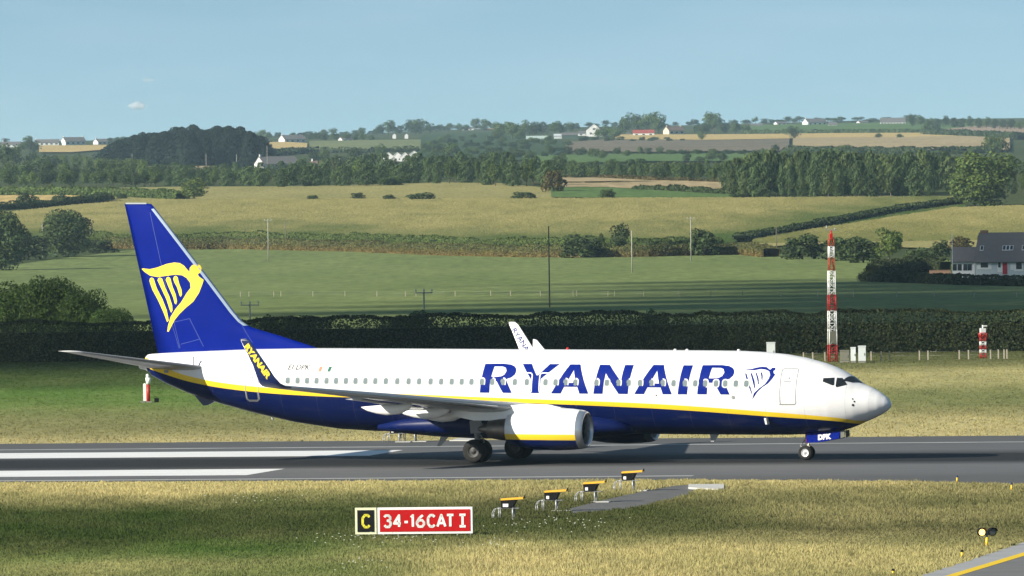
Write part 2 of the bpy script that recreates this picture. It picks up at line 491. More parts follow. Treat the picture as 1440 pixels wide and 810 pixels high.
# ------------------------------------------------------------------ runway
def asphalt():
    m, n, l, b = newmat('runway_asphalt')
    tc = n.new('ShaderNodeTexCoord')
    sp = n.new('ShaderNodeSeparateXYZ'); l.new(tc.outputs['Object'], sp.inputs[0])
    # rubber laid down along the centre: perpendicular distance in metres, blurred by streaky noise
    mp = n.new('ShaderNodeMapping'); mp.inputs['Scale'].default_value = (.02, .9, 1)
    nz = n.new('ShaderNodeTexNoise'); nz.inputs['Scale'].default_value = 1; nz.inputs['Detail'].default_value = 5
    l.new(tc.outputs['Object'], mp.inputs[0]); l.new(mp.outputs[0], nz.inputs['Vector'])
    ma = n.new('ShaderNodeMath'); ma.operation = 'MULTIPLY_ADD'; ma.inputs[1].default_value = 5; ma.inputs[2].default_value = -2.5
    l.new(nz.outputs[0], ma.inputs[0])
    ad = n.new('ShaderNodeMath'); l.new(sp.outputs[1], ad.inputs[0]); l.new(ma.outputs[0], ad.inputs[1])
    rp = n.new('ShaderNodeValToRGB')
    e = rp.color_ramp.elements
    mr = n.new('ShaderNodeMapRange'); mr.inputs[1].default_value = -25; mr.inputs[2].default_value = 25
    l.new(ad.outputs[0], mr.inputs[0]); l.new(mr.outputs[0], rp.inputs[0])
    stops = [(0, .105), (.10, .125), (.30, .135), (.36, .060), (.41, .018), (.60, .020), (.66, .065), (.74, .12), (.90, .115), (1, .10)]
    e[0].position = 0; e[0].color = (.1, .1, .1, 1); e[1].position = 1; e[1].color = (.1, .1, .1, 1)
    for p, cval in stops[1:-1]:
        q = e.new(p); q.color = (cval, cval * 1.01, cval * 1.03, 1)
    n2 = n.new('ShaderNodeTexNoise'); n2.inputs['Scale'].default_value = 1.4; n2.inputs['Detail'].default_value = 8
    mp2 = n.new('ShaderNodeMapping'); mp2.inputs['Scale'].default_value = (.25, 1.2, 1)
    l.new(tc.outputs['Object'], mp2.inputs[0]); l.new(mp2.outputs[0], n2.inputs['Vector'])
    m2 = n.new('ShaderNodeMapRange'); m2.inputs[3].default_value = .66; m2.inputs[4].default_value = 1.32
    l.new(n2.outputs[0], m2.inputs[0])
    vm = n.new('ShaderNodeVectorMath'); vm.operation = 'SCALE'
    l.new(rp.outputs[0], vm.inputs[0]); l.new(m2.outputs[0], vm.inputs['Scale'])
    l.new(vm.outputs[0], b.inputs['Base Color'])
    b.inputs['Roughness'].default_value = .8; b.inputs['Specular IOR Level'].default_value = .25
    return m
def markmat(name, c, wear=.35):
    m, n, l, b = newmat(name)
    tc = n.new('ShaderNodeTexCoord'); nz = n.new('ShaderNodeTexNoise'); nz.inputs['Scale'].default_value = 1
    mp = n.new('ShaderNodeMapping'); mp.inputs['Scale'].default_value = (.3, 1.6, 1); nz.inputs['Detail'].default_value = 8
    l.new(tc.outputs['Object'], mp.inputs[0]); l.new(mp.outputs[0], nz.inputs['Vector'])
    mr = n.new('ShaderNodeMapRange'); mr.inputs[1].default_value = .35; mr.inputs[2].default_value = .7
    mr.inputs[3].default_value = 1; mr.inputs[4].default_value = 1 - wear
    l.new(nz.outputs[0], mr.inputs[0])
    vm = n.new('ShaderNodeVectorMath'); vm.operation = 'SCALE'; vm.inputs[0].default_value = c
    l.new(mr.outputs[0], vm.inputs['Scale']); l.new(vm.outputs[0], b.inputs['Base Color'])
    b.inputs['Roughness'].default_value = .75; b.inputs['Specular IOR Level'].default_value = .2
    return m
ASPH = asphalt()
MARK = markmat('marking_white', (.80, .81, .80), .18)
LINEMARK = markmat('line_white', (.46, .47, .46), .3)
TAXI = mat('taxiway_asphalt', (.16, .16, .16), .85, .2, var=.22, scale=.6)
TAXIEDGE = mat('taxiway_shoulder', (.33, .335, .34), .85, .2, var=.2, scale=.5)
YMARK = markmat('marking_yellow', (.80, .55, .03), .12)

NEARV = [rwp(-160, -25.2), ground(0, 678.5), ground(500, 676.5), ground(740, 675.6), ground(1060, 675.2), ground(1240, 676.6), ground(1440, 681), ground(1700, 690)]
NEARC = sorted([rwc(p.x, p.y) for p in NEARV])
def near_edge(a): return np.interp(a, [c[0] for c in NEARC], [c[1] for c in NEARC])
FAR_EDGE = 32.6
def sheet(name, pts, m, z, parent=None, rw=True, kind='structure'):
    """flat polygon; stored in runway coordinates when rw so that its material runs along the runway"""
    mb = MB()
    if rw:
        mb.poly([(*rwc(p[0], p[1]), 0) for p in pts])
        o = mb.build(name, m, parent); o.location = (RW_C.x, RW_C.y, z); o.rotation_euler = (0, 0, RW_A)
    else:
        mb.poly([(p[0], p[1], 0) for p in pts]); o = mb.build(name, m, parent); o.location = (0, 0, z)
    for p in o.data.polygons:
        if p.normal.z < 0: p.flip()
    if kind: setp(o, kind=kind)
    return o
edge = [rwp(a, near_edge(a)) for a in np.arange(-160, 121, 4.0)]
edge = [p + RW_N * (random.Random(i).uniform(-.35, .35)) for i, p in enumerate(edge)]
far = [rwp(a, FAR_EDGE + random.Random(int(a) + 900).uniform(-.4, .4)) for a in np.arange(120, -161, -4.0)]
sheet('runway', edge + far, ASPH, .012)
def rect(a0, a1, p0, p1): return [rwp(a0, p0), rwp(a1, p0), rwp(a1, p1), rwp(a0, p1)]
sheet('runway_edge_marking', rect(-160, 12.6, -22.9, -22.0), LINEMARK, .016)
sheet('runway_edge_marking', rect(-160, 120, 22.0, 22.9), LINEMARK, .016)
sheet('aiming_point_marking', rect(-69, -9.0, 9.0, 17.2), MARK, .016)
sheet('aiming_point_marking', rect(-69, -9.3, -17.2, -9.0), MARK, .016)

# taxiway corner, bottom right
t0, t1 = ground(1240, 828), ground(1500, 744)
td = (t1 - t0).normalized(); tn = Vector((td.y, -td.x, 0))
def txp(a, p): return t0 + td * a + tn * p
LT = (t1 - t0).length
rr = random.Random(4)
te = [txp(a, rr.uniform(-.13, .13)) for a in np.arange(-10, LT + 30, .8)]
sheet('taxiway', te + [txp(LT + 30, 30), txp(-10, 30)], TAXI, .012, rw=False)
ya, yb = ground(1322, 813), ground(1460, 771.5)
yd = (yb - ya).normalized(); yn = Vector((yd.y, -yd.x, 0))
sheet('taxiway_shoulder', te + [ya + yd * 60, ya - yd * 10], TAXIEDGE, .016, rw=False)
sheet('taxiway_edge_marking', [ya - yd * 10 - yn * .02, ya + yd * 60 - yn * .02, ya + yd * 60 + yn * .42, ya - yd * 10 + yn * .42], YMARK, .020, rw=False)

# asphalt service strip beside the precision lights
strip = [(798, 716), (850, 703), (905, 691), (950, 683), (1010, 680.5), (1024, 690), (978, 690), (965, 698), (900, 713), (850, 719), (804, 722)]
STRIP = [ground(u, v) for u, v in strip]
sheet('service_strip', STRIP, mat('strip_asphalt', (.13, .13, .13), .9, .15, var=.3, scale=1.2), .010, rw=False)

def inpoly(X, Y, poly):
    r = np.zeros(len(X), bool); n = len(poly)
    for i in range(n):
        x0, y0 = poly[i][0], poly[i][1]; x1, y1 = poly[(i + 1) % n][0], poly[(i + 1) % n][1]
        c = ((y0 > Y) != (y1 > Y)) & (X < (x1 - x0) * (Y - y0) / (y1 - y0 + 1e-12) + x0)
        r ^= c
    return r
TAXPOLY = [txp(-10, 0), txp(LT + 30, 0), txp(LT + 30, 30), txp(-10, 30)]

def tufts(name, x0, x1, y0, y1, n, seed, hs=1.0, keep=None):
    rg = np.random.default_rng(seed)
    X = rg.uniform(x0, x1, n); Y = rg.uniform(y0, y1, n)
    a, p = rwc(X, Y)
    ok = ((p < near_edge(a) - .55 + rg.uniform(-.5, .4, n)) | (p > FAR_EDGE + rg.uniform(-.2, .5, n))) & (np.abs(X) < Y * .0585 + 3)
    ok &= ~inpoly(X, Y, [(q.x, q.y) for q in TAXPOLY])
    ok &= ~inpoly(X, Y, [(q.x, q.y) for q in STRIP])
    X, Y = X[ok], Y[ok]; n = len(X)
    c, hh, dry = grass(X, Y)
    h = hh * .45 * hs * rg.uniform(.45, 1.25, n) * (.6 + .8 * fbm(X / .9, Y / 2, 23))
    B = 4
    co = np.zeros((n, B, 3, 3)); 
    for b in range(B):
        ang = rg.uniform(0, 2 * PI, n); w = rg.uniform(.010, .026, n) * (1 + Y / 700)
        ox, oy = rg.uniform(-.10, .10, n), rg.uniform(-.10, .10, n)
        lx, ly = rg.normal(0, .28, n) * h, rg.normal(0, .28, n) * h
        bx, by = X + ox, Y + oy
        co[:, b, 0] = np.stack([bx - np.cos(ang) * w, by - np.sin(ang) * w, np.zeros(n)], 1)
        co[:, b, 1] = np.stack([bx + np.cos(ang) * w, by + np.sin(ang) * w, np.zeros(n)], 1)
        co[:, b, 2] = np.stack([bx + lx, by + ly, h * rg.uniform(.7, 1.1, n)], 1)
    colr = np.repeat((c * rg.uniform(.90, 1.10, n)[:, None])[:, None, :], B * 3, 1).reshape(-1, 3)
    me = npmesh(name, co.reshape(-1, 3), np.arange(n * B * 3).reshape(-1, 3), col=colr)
    o = linkmesh(name, me, GRASSMAT); setp(o, 'grass growing in the strips beside the runway', 'grass', kind='stuff')
    return o
GRASSMAT = tintmat('grass_blades', .8, .42)
tufts('grass', -30, 30, 318, 435, 190000, 1)
tufts('grass', -46, 46, 470, 684, 90000, 2)

# tiny white flowers in the green sward near the sign
rg = np.random.default_rng(5)
fl = MB()
for u0, v0, su, sv, k in ((770, 745, 90, 10, 26), (500, 765, 90, 10, 30), (820, 740, 70, 7, 16), (505, 800, 40, 8, 14), (360, 705, 60, 5, 16), (560, 760, 60, 6, 20), (700, 770, 60, 8, 18)):
    for _ in range(k):
        p = ground(rg.normal(u0, su * .5), rg.normal(v0, sv * .6))
        fl.box((p.x, p.y, .2), (.05, .05, .02))
o = fl.build('wildflowers', mat('petal_white', (.62, .64, .55), .8, .1), None, fix=False)
setp(o, 'small white flowers scattered in the green grass round the sign', 'flowers', kind='stuff')

# ------------------------------------------------------------------ fields
def field(name, lo, hi, m, off, nu=60, nv=14):
    us = np.linspace(lo[0][0], lo[-1][0], nu)
    vl = np.interp(us, [p[0] for p in lo], [p[1] for p in lo]); vh = np.interp(us, [p[0] for p in hi], [p[1] for p in hi])
    co = []
    for u, a, b in zip(us, vl, vh):
        p, q = terr(u, a), terr(u, min(b, a - .3))
        for k in range(nv):
            t = k / (nv - 1)
            x, y = p.x + (q.x - p.x) * t, p.y + (q.y - p.y) * t
            co.append((x, y, float(zfun(x, y)) + off))
    ii = (np.arange(nu - 1)[:, None] * nv + np.arange(nv - 1)[None, :]).ravel()
    o = linkmesh(name, npmesh(name, np.array(co), np.stack([ii, ii + nv, ii + nv + 1, ii + 1], 1), smooth=True), m)
    return setp(o, kind='structure'), np.array(co)
PAST = fieldmat('pasture_grass', (.138, .180, .060), (.188, .228, .080), 26, 190, fine=.55)
GRAIN = fieldmat('ripening_crop', (.25, .238, .098), (.335, .302, .132), 22, 120, fine=1.2)
GRAIN2 = fieldmat('pale_crop', (.25, .235, .09), (.335, .30, .12), 20, 100, fine=1.2)
STUB = fieldmat('golden_stubble', (.46, .34, .13), (.54, .41, .18), 40, 120, fine=.5)
TAN = fieldmat('tan_stubble', (.33, .26, .145), (.42, .33, .19), 60, 200, fine=.3)
MEADOW = fieldmat('green_meadow', (.085, .150, .045), (.12, .185, .06), 50, 250, fine=.4)
GREYF = fieldmat('grey_fallow', (.15, .135, .095), (.21, .175, .125), 60, 260, fine=.3)
SLOPE = fieldmat('rough_slope', (.035, .070, .030), (.06, .092, .04), 20, 120, fine=.3)
PINKF = fieldmat('ploughed_tan', (.30, .22, .16), (.37, .275, .2), 70, 260, fine=.3)

# pasture right behind the airfield hedge (its near edge lies hidden behind it)
us = np.linspace(-60, 1500, 90)
vt = np.interp(us, [-60, 0, 100, 190, 330, 500, 900, 1040, 1100, 1280, 1500], [380, 376, 362, 352, 351, 353, 361, 356, 362, 366, 366])
co = []
NV = 40
for u, b in zip(us, vt):
    q = terr(u, b); kx = q.x / q.y
    for y in np.linspace(690, q.y, NV):
        co.append((kx * y, y, float(zfun(kx * y, y)) + .04))
ii = (np.arange(89)[:, None] * NV + np.arange(NV - 1)[None, :]).ravel()
o = linkmesh('pasture', npmesh('pasture', np.array(co), np.stack([ii, ii + NV, ii + NV + 1, ii + 1], 1), smooth=True), PAST)
setp(o, kind='structure')

fg, cg = field('crop_field', [(-40, 350), (130, 346), (330, 344), (640, 350), (800, 350), (1000, 346), (1060, 334), (1200, 313), (1350, 292)],
      [(-40, 305), (20, 300), (100, 291), (200, 284), (400, 283), (560, 283), (800, 282), (1000, 281), (1200, 277), (1350, 277)], GRAIN, .25, 80, 24)
field('crop_field', [(150, 284), (400, 284), (560, 284), (780, 283)], [(150, 265.5), (250, 264), (430, 263), (560, 260), (620, 257.5), (700, 259), (770, 266), (780, 275)], GRAIN2, .3)
field('crop_field', [(1060, 352), (1120, 345), (1330, 352), (1500, 352)], [(1060, 337), (1200, 316), (1340, 294), (1500, 289)], GRAIN2, .3)
field('stubble_field', [(-40, 291), (40, 289), (80, 288), (120, 284), (160, 281)], [(-40, 277), (40, 277), (80, 277), (120, 278), (160, 280)], STUB, .5)
field('meadow', [(775, 280), (900, 281), (1045, 280)], [(775, 262), (850, 264), (1020, 275), (1045, 274)], MEADOW, .5)
field('stubble_field', [(790, 266), (850, 266), (960, 272), (1030, 273)], [(790, 252), (870, 252), (960, 257), (1030, 260)], TAN, .6)
field('meadow', [(735, 231), (780, 233), (900, 229), (1100, 229)], [(735, 221), (850, 219), (1000, 218), (1100, 217)], MEADOW, .8)
field('rough_slope', [(560, 208), (600, 224), (640, 227), (700, 228), (760, 226), (815, 206)], [(560, 207), (600, 190), (640, 188), (700, 187), (760, 192), (815, 205)], SLOPE, .6)
field('fallow_field', [(795, 214), (900, 216), (1110, 214)], [(795, 202), (860, 197), (1110, 196)], GREYF, .9)
field('stubble_field', [(865, 198), (1000, 199), (1110, 197), (1440, 195)], [(865, 191), (1000, 191), (1110, 190), (1440, 186)], STUB, 1.1)
field('stubble_field', [(1115, 215), (1280, 216), (1420, 214)], [(1115, 196), (1280, 195), (1420, 192)], TAN, 1.2)
field('meadow', [(1050, 189), (1200, 188), (1310, 187)], [(1050, 178), (1200, 175), (1310, 174)], MEADOW, 1.3)
field('ploughed_field', [(1305, 190), (1440, 194), (1500, 194)], [(1305, 188), (1380, 179), (1500, 178)], PINKF, 1.8)
field('meadow', [(1320, 184), (1400, 184)], [(1320, 176), (1400, 175)], MEADOW, 1.5)
field('meadow', [(435, 214), (500, 213), (592, 212)], [(435, 200), (500, 199), (575, 198)], fieldmat('pale_meadow', (.16, .19, .085), (.2, .22, .1), 50, 250, fine=.4), .9)
field('stubble_field', [(362, 219), (400, 214), (432, 209)], [(362, 202), (400, 201), (432, 203)], STUB, .9)
field('stubble_field', [(55, 216), (100, 216), (152, 212)], [(55, 206), (100, 206), (152, 205.5)], STUB, .9)
field('stubble_field', [(190, 245), (250, 244), (305, 244)], [(190, 236), (250, 234), (305, 236)], TAN, .8)
field('stubble_field', [(660, 182), (700, 184), (760, 184)], [(660, 178), (700, 178), (760, 180)], TAN, 1.1)

# standing crop on the near slope: rough heads catch the light
def crop(name, n, seed, reg, h, cols, off, label):
    rg = np.random.default_rng(seed)
    us = rg.uniform(reg[0], reg[1], n); Ys = rg.uniform(reg[2], reg[3], n)
    X = Ys * (us - 720) / F
    z = zfun(X, Ys)
    V = VH + F * (CAM_H - z) / Ys - RHO * (us - 720)
    lo = np.interp(us, reg[4][0], reg[4][1]); hi = np.interp(us, reg[5][0], reg[5][1])
    k = (V < lo) & (V > hi); X, Y, z, us, V, lo, hi = X[k], Ys[k], z[k], us[k], V[k], lo[k], hi[k]; n = len(X)
    w = rg.uniform(.10, .22, n); hh = h * rg.uniform(.5, 1.2, n)
    ang = rg.uniform(-.2, .2, n); lean = rg.normal(0, .12, n)
    co = np.zeros((n, 4, 3))
    dx, dy = np.cos(ang) * w, np.sin(ang) * w
    co[:, 0] = np.stack([X - dx, Y - dy, z + off], 1); co[:, 1] = np.stack([X + dx, Y + dy, z + off], 1)
    co[:, 2] = np.stack([X + dx * .6 + lean, Y + dy * .6, z + off + hh], 1); co[:, 3] = np.stack([X - dx * .6 + lean, Y - dy * .6, z + off + hh * rg.uniform(.7, 1, n)], 1)
    t = np.clip((lo - V) / 42 + (fbm(X / 12, Y / 50, 31) - .5) * 1.0, 0, 1)       # greener at the headland
    t = t * (.60 + .6 * fbm(X / 5, Y / 30, 37))
    c = np.array(cols[0])[None] * (1 - np.clip(t, 0, 1))[:, None] + np.array(cols[1])[None] * np.clip(t, 0, 1)[:, None]
    c = c * rg.uniform(.90, 1.10, n)[:, None]
    me = npmesh(name, co.reshape(-1, 3), np.arange(n * 4).reshape(-1, 4), col=np.repeat(c, 4, 0))
    o = linkmesh(name, me, CROPMAT); setp(o, label, 'crop', kind='stuff')
CROPMAT = tintmat('crop_heads', .85, .2)
crop('crop', 420000, 3, (-40, 1360, 2080, 2560, ([-40, 130, 330, 640, 800, 1000, 1060, 1350], [352, 348, 346, 352, 352, 348, 336, 294]),
     ([-40, 20, 100, 200, 1350], [305, 300, 291, 283, 279])), .45, ((.080, .13, .038), (.355, .322, .138)), .2, 'ripening straw coloured crop standing on the near slope')
crop('crop', 120000, 4, (1060, 1500, 2080, 2520, ([1060, 1120, 1330, 1500], [352, 345, 352, 352]), ([1060, 1200, 1340, 1500], [338, 317, 295, 290])),
     .45, ((.15, .175, .055), (.36, .325, .135)), .3, 'pale crop standing behind the slate roofed house')

# ------------------------------------------------------------------ plants
def leaf_quads(P, N, size, rg, tint):
    n = len(P)
    N = N / np.maximum(np.linalg.norm(N, axis=1, keepdims=True), 1e-6)
    A = np.cross(N, rg.normal(size=(n, 3))); A /= np.maximum(np.linalg.norm(A, axis=1, keepdims=True), 1e-6)
    B = np.cross(N, A)
    s = (size * rg.uniform(.6, 1.3, n))[:, None]
    e = (rg.uniform(.55, 1.0, n))[:, None]
    co = np.stack([P - A * s, P - B * s * e, P + A * s, P + B * s * e], 1).reshape(-1, 3)
    col = np.repeat((tint[:, None] * np.array([[1., 1., 1.]])) * np.stack([rg.uniform(.9, 1.15, n), np.ones(n), rg.uniform(.8, 1.1, n)], 1), 4, 0)
    return co, np.arange(n * 4).reshape(-1, 4), col

def crown_broad(seed, n, leaf, nb=16, base=.18, tall=1.0, dome=False, gap=.0):
    """unit crown: 1 high from z=base, 1 wide; leaves on a cluster of boughs"""
    rg = np.random.default_rng(seed)
    C, Rb = [], []
    for i in range(nb):
        d = rg.normal(size=3); d /= np.linalg.norm(d)
        k = rg.uniform(.35, .80)
        zc = (base + 1) / 2
        if dome:
            zz = .10 + .68 * (i / nb); rr = .36 * math.sqrt(max(.02, 1 - (zz / .92) ** 2)) * rg.uniform(.7, 1.12); a = i * 2.4 + rg.uniform(-.5, .5)
            C.append((math.cos(a) * rr, math.sin(a) * rr, zz)); Rb.append(rg.uniform(.16, .24)); continue
        C.append((d[0] * k * .5, d[1] * k * .5, zc + d[2] * k * (1 - base) / 2)); Rb.append(rg.uniform(.16, .27))
    C = np.array(C); Rb = np.array(Rb)
    w = Rb ** 2; i = rg.choice(nb, n, p=w / w.sum())
    d = rg.normal(size=(n, 3)); d /= np.linalg.norm(d, axis=1, keepdims=True)
    d[:, 2] = np.where(rg.random(n) < .35, np.abs(d[:, 2]), d[:, 2])
    r = Rb[i] * rg.uniform(.55, 1.06, n) ** .6
    P = C[i] + d * r[:, None] * np.array([1, 1, .85])
    P[:, 2] = np.maximum(P[:, 2], .012)
    N = d + rg.normal(size=(n, 3)) * .55 + np.array([0, 0, .25])
    return leaf_quads(P, N, leaf, rg, rg.uniform(.6, 1.35, n) * (1 + .35 * (rg.random(nb)[i] - .5)))

def crown_cone(seed, n, leaf, base=.08, sharp=1.0, wid=.5):
    rg = np.random.default_rng(seed)
    z = base + (1 - base) * rg.random(n) ** 1.35
    tier = .75 + .25 * np.abs(np.sin(z * 23 + rg.uniform(0, 6)))
    rad = wid * (1 - (z - base) / (1 - base)) ** sharp * tier + .012
    a = rg.uniform(0, 2 * PI, n)
    wob = 1 + .22 * np.sin(a * 3 + seed) + .12 * np.sin(a * 7 + z * 9)
    r = rad * wob * rg.uniform(.5, 1.05, n) ** .5
    P = np.stack([np.cos(a) * r, np.sin(a) * r, z], 1)
    N = np.stack([np.cos(a), np.sin(a), np.full(n, .5)], 1) + rg.normal(size=(n, 3)) * .5
    return leaf_quads(P, N, leaf * (1.1 - .6 * z), rg, rg.uniform(.6, 1.35, n))

def crown_column(seed, n, leaf, base=.10):
    rg = np.random.default_rng(seed)
    z = base + (1 - base) * rg.random(n)
    t = (z - base) / (1 - base)
    rad = .5 * np.sin(np.clip(t * .86 + .12, 0, 1) * PI) ** .38
    a = rg.uniform(0, 2 * PI, n)
    r = rad * (1 + .34 * np.sin(a * 2 + z * 9 + seed * 1.7) + .25 * np.sin(a * 5 - z * 19 + seed)) * rg.uniform(.5, 1.05, n) ** .5
    P = np.stack([np.cos(a) * r, np.sin(a) * r, z], 1)
    N = np.stack([np.cos(a), np.sin(a), np.full(n, .35)], 1) + rg.normal(size=(n, 3)) * .55
    return leaf_quads(P, N, leaf, rg, rg.uniform(.6, 1.35, n))

def crown_mesh(name, dat):
    co, fa, col = dat
    return npmesh(name, co, fa, col=col)

def trunk_mesh(top=.5, r=.03, seed=0, limbs=4):
    rd = random.Random(seed); mb = MB()
    pts = [(0, 0, -.02), (rd.uniform(-.01, .01), 0, top * .5), (rd.uniform(-.03, .03), rd.uniform(-.03, .03), top)]
    mb.tube(pts[0], pts[1], r, r * .75, 7); mb.tube(pts[1], pts[2], r * .75, r * .4, 7)
    for i in range(limbs):
        a = rd.uniform(0, 2 * PI); z = top * rd.uniform(.45, .9)
        mb.tube((0, 0, z), (math.cos(a) * .26, math.sin(a) * .26, z + rd.uniform(.1, .28)), r * .45, r * .12, 5)
    me = bpy.data.meshes.new('trunk'); me.from_pydata(mb.v, [], mb.f); me.polygons.foreach_set('use_smooth', mb.sm); me.update()
    return me

KIND = {}
def kind(key, meshes, leaf, trunks, bark, name):
    cr = []
    for dat in meshes:
        me = crown_mesh('crown', dat); me.materials.append(leaf); cr.append(me)
    tr = []
    for t in trunks:
        t.materials.append(bark); tr.append(t)
    KIND[key] = (cr, tr, name)
TR = lambda s=0, top=.5, r=.03, limbs=4: trunk_mesh(top, r, s, limbs)
kind('broad', [crown_broad(i, 1500, .036, 18, .14) for i in range(5)], L_BROAD, [TR(1), TR(2)], BARK, 'broadleaf_tree')
kind('dark', [crown_broad(10 + i, 1500, .036, 18, .10) for i in range(4)], L_DARK, [TR(3), TR(4)], BARK, 'broadleaf_tree')
kind('light', [crown_broad(20 + i, 1500, .036, 16, .12) for i in range(3)], L_LIGHT, [TR(5), TR(6)], BARK, 'broadleaf_tree')
kind('conifer', [crown_cone(30 + i, 2800, .05, .0, .45, .5) for i in range(5)], L_CONIF, [TR(7, .9, .025, 0)], BARK, 'conifer_tree')
kind('plant', [crown_column(40 + i, 2200, .036, .04 + .03 * (i % 3)) for i in range(8)], L_FOREST, [TR(8, .7, .03, 2)], BARK, 'plantation_tree')
kind('plantlight', [crown_column(50 + i, 1400, .042, .16) for i in range(4)], leafmat('young_foliage', (.092, .132, .048)), [TR(9, .7, .03, 2)], PALEBARK, 'plantation_tree')
kind('bush', [crown_broad(60 + i, 1300, .045, 14, .0, dome=True) for i in range(4)], L_DARK, [TR(10, .3, .03, 3)], BARK, 'bush')
kind('bushlight', [crown_broad(70 + i, 1300, .045, 14, .0, dome=True) for i in range(3)], L_BROAD, [TR(11, .3, .03, 3)], BARK, 'bush')
kind('bushbrown', [crown_broad(76 + i, 1200, .045, 14, .0, dome=True) for i in range(2)], L_BROWN, [TR(11, .3, .03, 3)], BARK, 'bush')
kind('big', [crown_broad(80 + i, 12000, .022, 40, .02) for i in range(2)], leafmat('big_tree_foliage', (.100, .150, .042), .1), [TR(12), TR(13)], BARK, 'broadleaf_tree')
kind('bigdark', [crown_broad(84 + i, 12000, .022, 40, .0) for i in range(2)], L_DARK, [TR(14)], BARK, 'broadleaf_tree')
kind('near', [crown_broad(90 + i, 12000, .017, 34, .0, dome=True) for i in range(3)], leafmat('near_foliage', (.085, .140, .034)), [TR(15)], BARK, 'broadleaf_tree')

rt = random.Random(77)
def plant(kd, u, v, w, h, label, group=None, Y=None, cat=None, sink=.0):
    """a tree standing where the photo shows it: base at (u, v), w and h in photo pixels"""
    cr, tr, nm = KIND[kd]
    p = terr(u, v) if Y is None else Vector(((u - 720) * Y / F, Y, float(zfun((u - 720) * Y / F, Y))))
    s = p.y / F
    t = thing(nm, label, cat or ('bush' if nm == 'bush' else 'tree'), (p.x, p.y, p.z - sink), rt.uniform(0, 6.28), group)
    t.scale = (w * s, w * s, h * s)
    c = bpy.data.objects.new('crown', rt.choice(cr)); COL.objects.link(c); c.parent = t
    k = bpy.data.objects.new('trunk', rt.choice(tr)); COL.objects.link(k); k.parent = t
    return t

def wood(kinds, spots, label, group):
    for (u, v, w, h) in spots:
        plant(rt.choice(kinds), u, v, w, h, label, group)

def rowspots(us, base, w, h, jw=.42, jv=1.5, ju=6, seed=0):
    rd = random.Random(seed); out = []
    for u in us:
        b = np.interp(u, [q[0] for q in base], [q[1] for q in base]); hh = np.interp(u, [q[0] for q in h], [q[1] for q in h])
        out.append((u + rd.uniform(-ju, ju), b + rd.uniform(-jv, jv), w * rd.uniform(1 - jw, 1 + jw), hh * rd.uniform(.86, 1.12)))
    return out

# wood of mixed trees at the far left
LW = 'mixed leafy tree in the wood left of the dark conifers'
GLW = 'trees of the leafy wood at far left'
wood(['broad', 'dark', 'light'], rowspots(range(-10, 200, 17), [(-10, 243), (90, 240), (200, 246)], 26, [(-10, 36), (20, 38), (40, 26), (100, 26), (200, 24)], seed=1), LW, GLW)
wood(['broad', 'dark', 'broad'], rowspots(range(-6, 215, 16), [(-10, 256), (215, 256)], 25, [(-10, 30), (215, 28)], seed=2), LW, GLW)
wood(['dark', 'broad'], rowspots(range(-10, 225, 14), [(-10, 265), (225, 263)], 22, [(-10, 24), (225, 24)], seed=3), LW, GLW)
# dark conifer wood
CL = 'dark conifer in the dense wood on the left skyline'
GC = 'conifers of the dark wood on the left'
for r_, (dv, dh) in enumerate(((224, 0), (227, 0), (231, 0), (235, 0))):
    hs = [(150, 24), (175, 30), (210, 40), (260, 46), (300, 48), (340, 46), (362, 34), (374, 20)]
    wood(['conifer'], rowspots(range(158 + r_ * 3, 374, 10), [(150, dv), (375, dv)], 48, [(a, b - 4 + r_ * 3) for a, b in hs], jw=.2, seed=10 + r_), CL, GC)
# belt of planted trees across the middle
BL = 'planted tree in the long belt behind the bushy ridge field'
GB = 'trees of the belt behind the ridge field'
wood(['plant', 'plant', 'dark'], rowspots(range(215, 790, 15), [(200, 255), (500, 252), (790, 252)], 21, [(200, 22), (400, 24), (500, 34), (620, 36), (740, 34), (790, 24)], seed=20), BL, GB)
wood(['plant', 'plant', 'broad'], rowspots(range(208, 775, 14), [(200, 263), (430, 263.5), (560, 260), (640, 258), (775, 266)], 20, [(200, 26), (340, 26), (480, 30), (600, 34), (740, 40), (775, 34)], seed=21), BL, GB)
# the lower belt right of the middle
ML = 'tree in the low dark belt beyond the narrow green meadow'
GM = 'trees of the low belt in the middle distance'
wood(['plant', 'broad', 'plantlight'], rowspots(range(786, 1045, 11), [(780, 245), (1045, 250)], 16, [(780, 20), (1045, 22)], seed=24), ML, GM)
wood(['plant', 'broad', 'dark'], rowspots(range(790, 1045, 10), [(780, 251), (1045, 256)], 15, [(780, 20), (1045, 24)], seed=25), ML, GM)
# plantation on the right
PL = 'slim tree in the tall plantation left of the big round tree'
GP = 'trees of the plantation on the right'
wood(['plant', 'plantlight'], rowspots(range(1032, 1350, 11), [(1030, 268), (1350, 266)], 25, [(1030, 40), (1080, 52), (1200, 48), (1330, 46), (1350, 40)], seed=30), PL, GP)
wood(['plant', 'plantlight'], rowspots(range(1030, 1325, 11), [(1030, 276), (1345, 273)], 23, [(1030, 46), (1060, 54), (1120, 60), (1340, 52)], seed=31), PL, GP)
wood(['plant', 'plant', 'plantlight'], rowspots(range(1034, 1320, 12), [(1030, 279.5), (1340, 276)], 17, [(1030, 34), (1100, 52), (1340, 42)], seed=32), PL, GP)

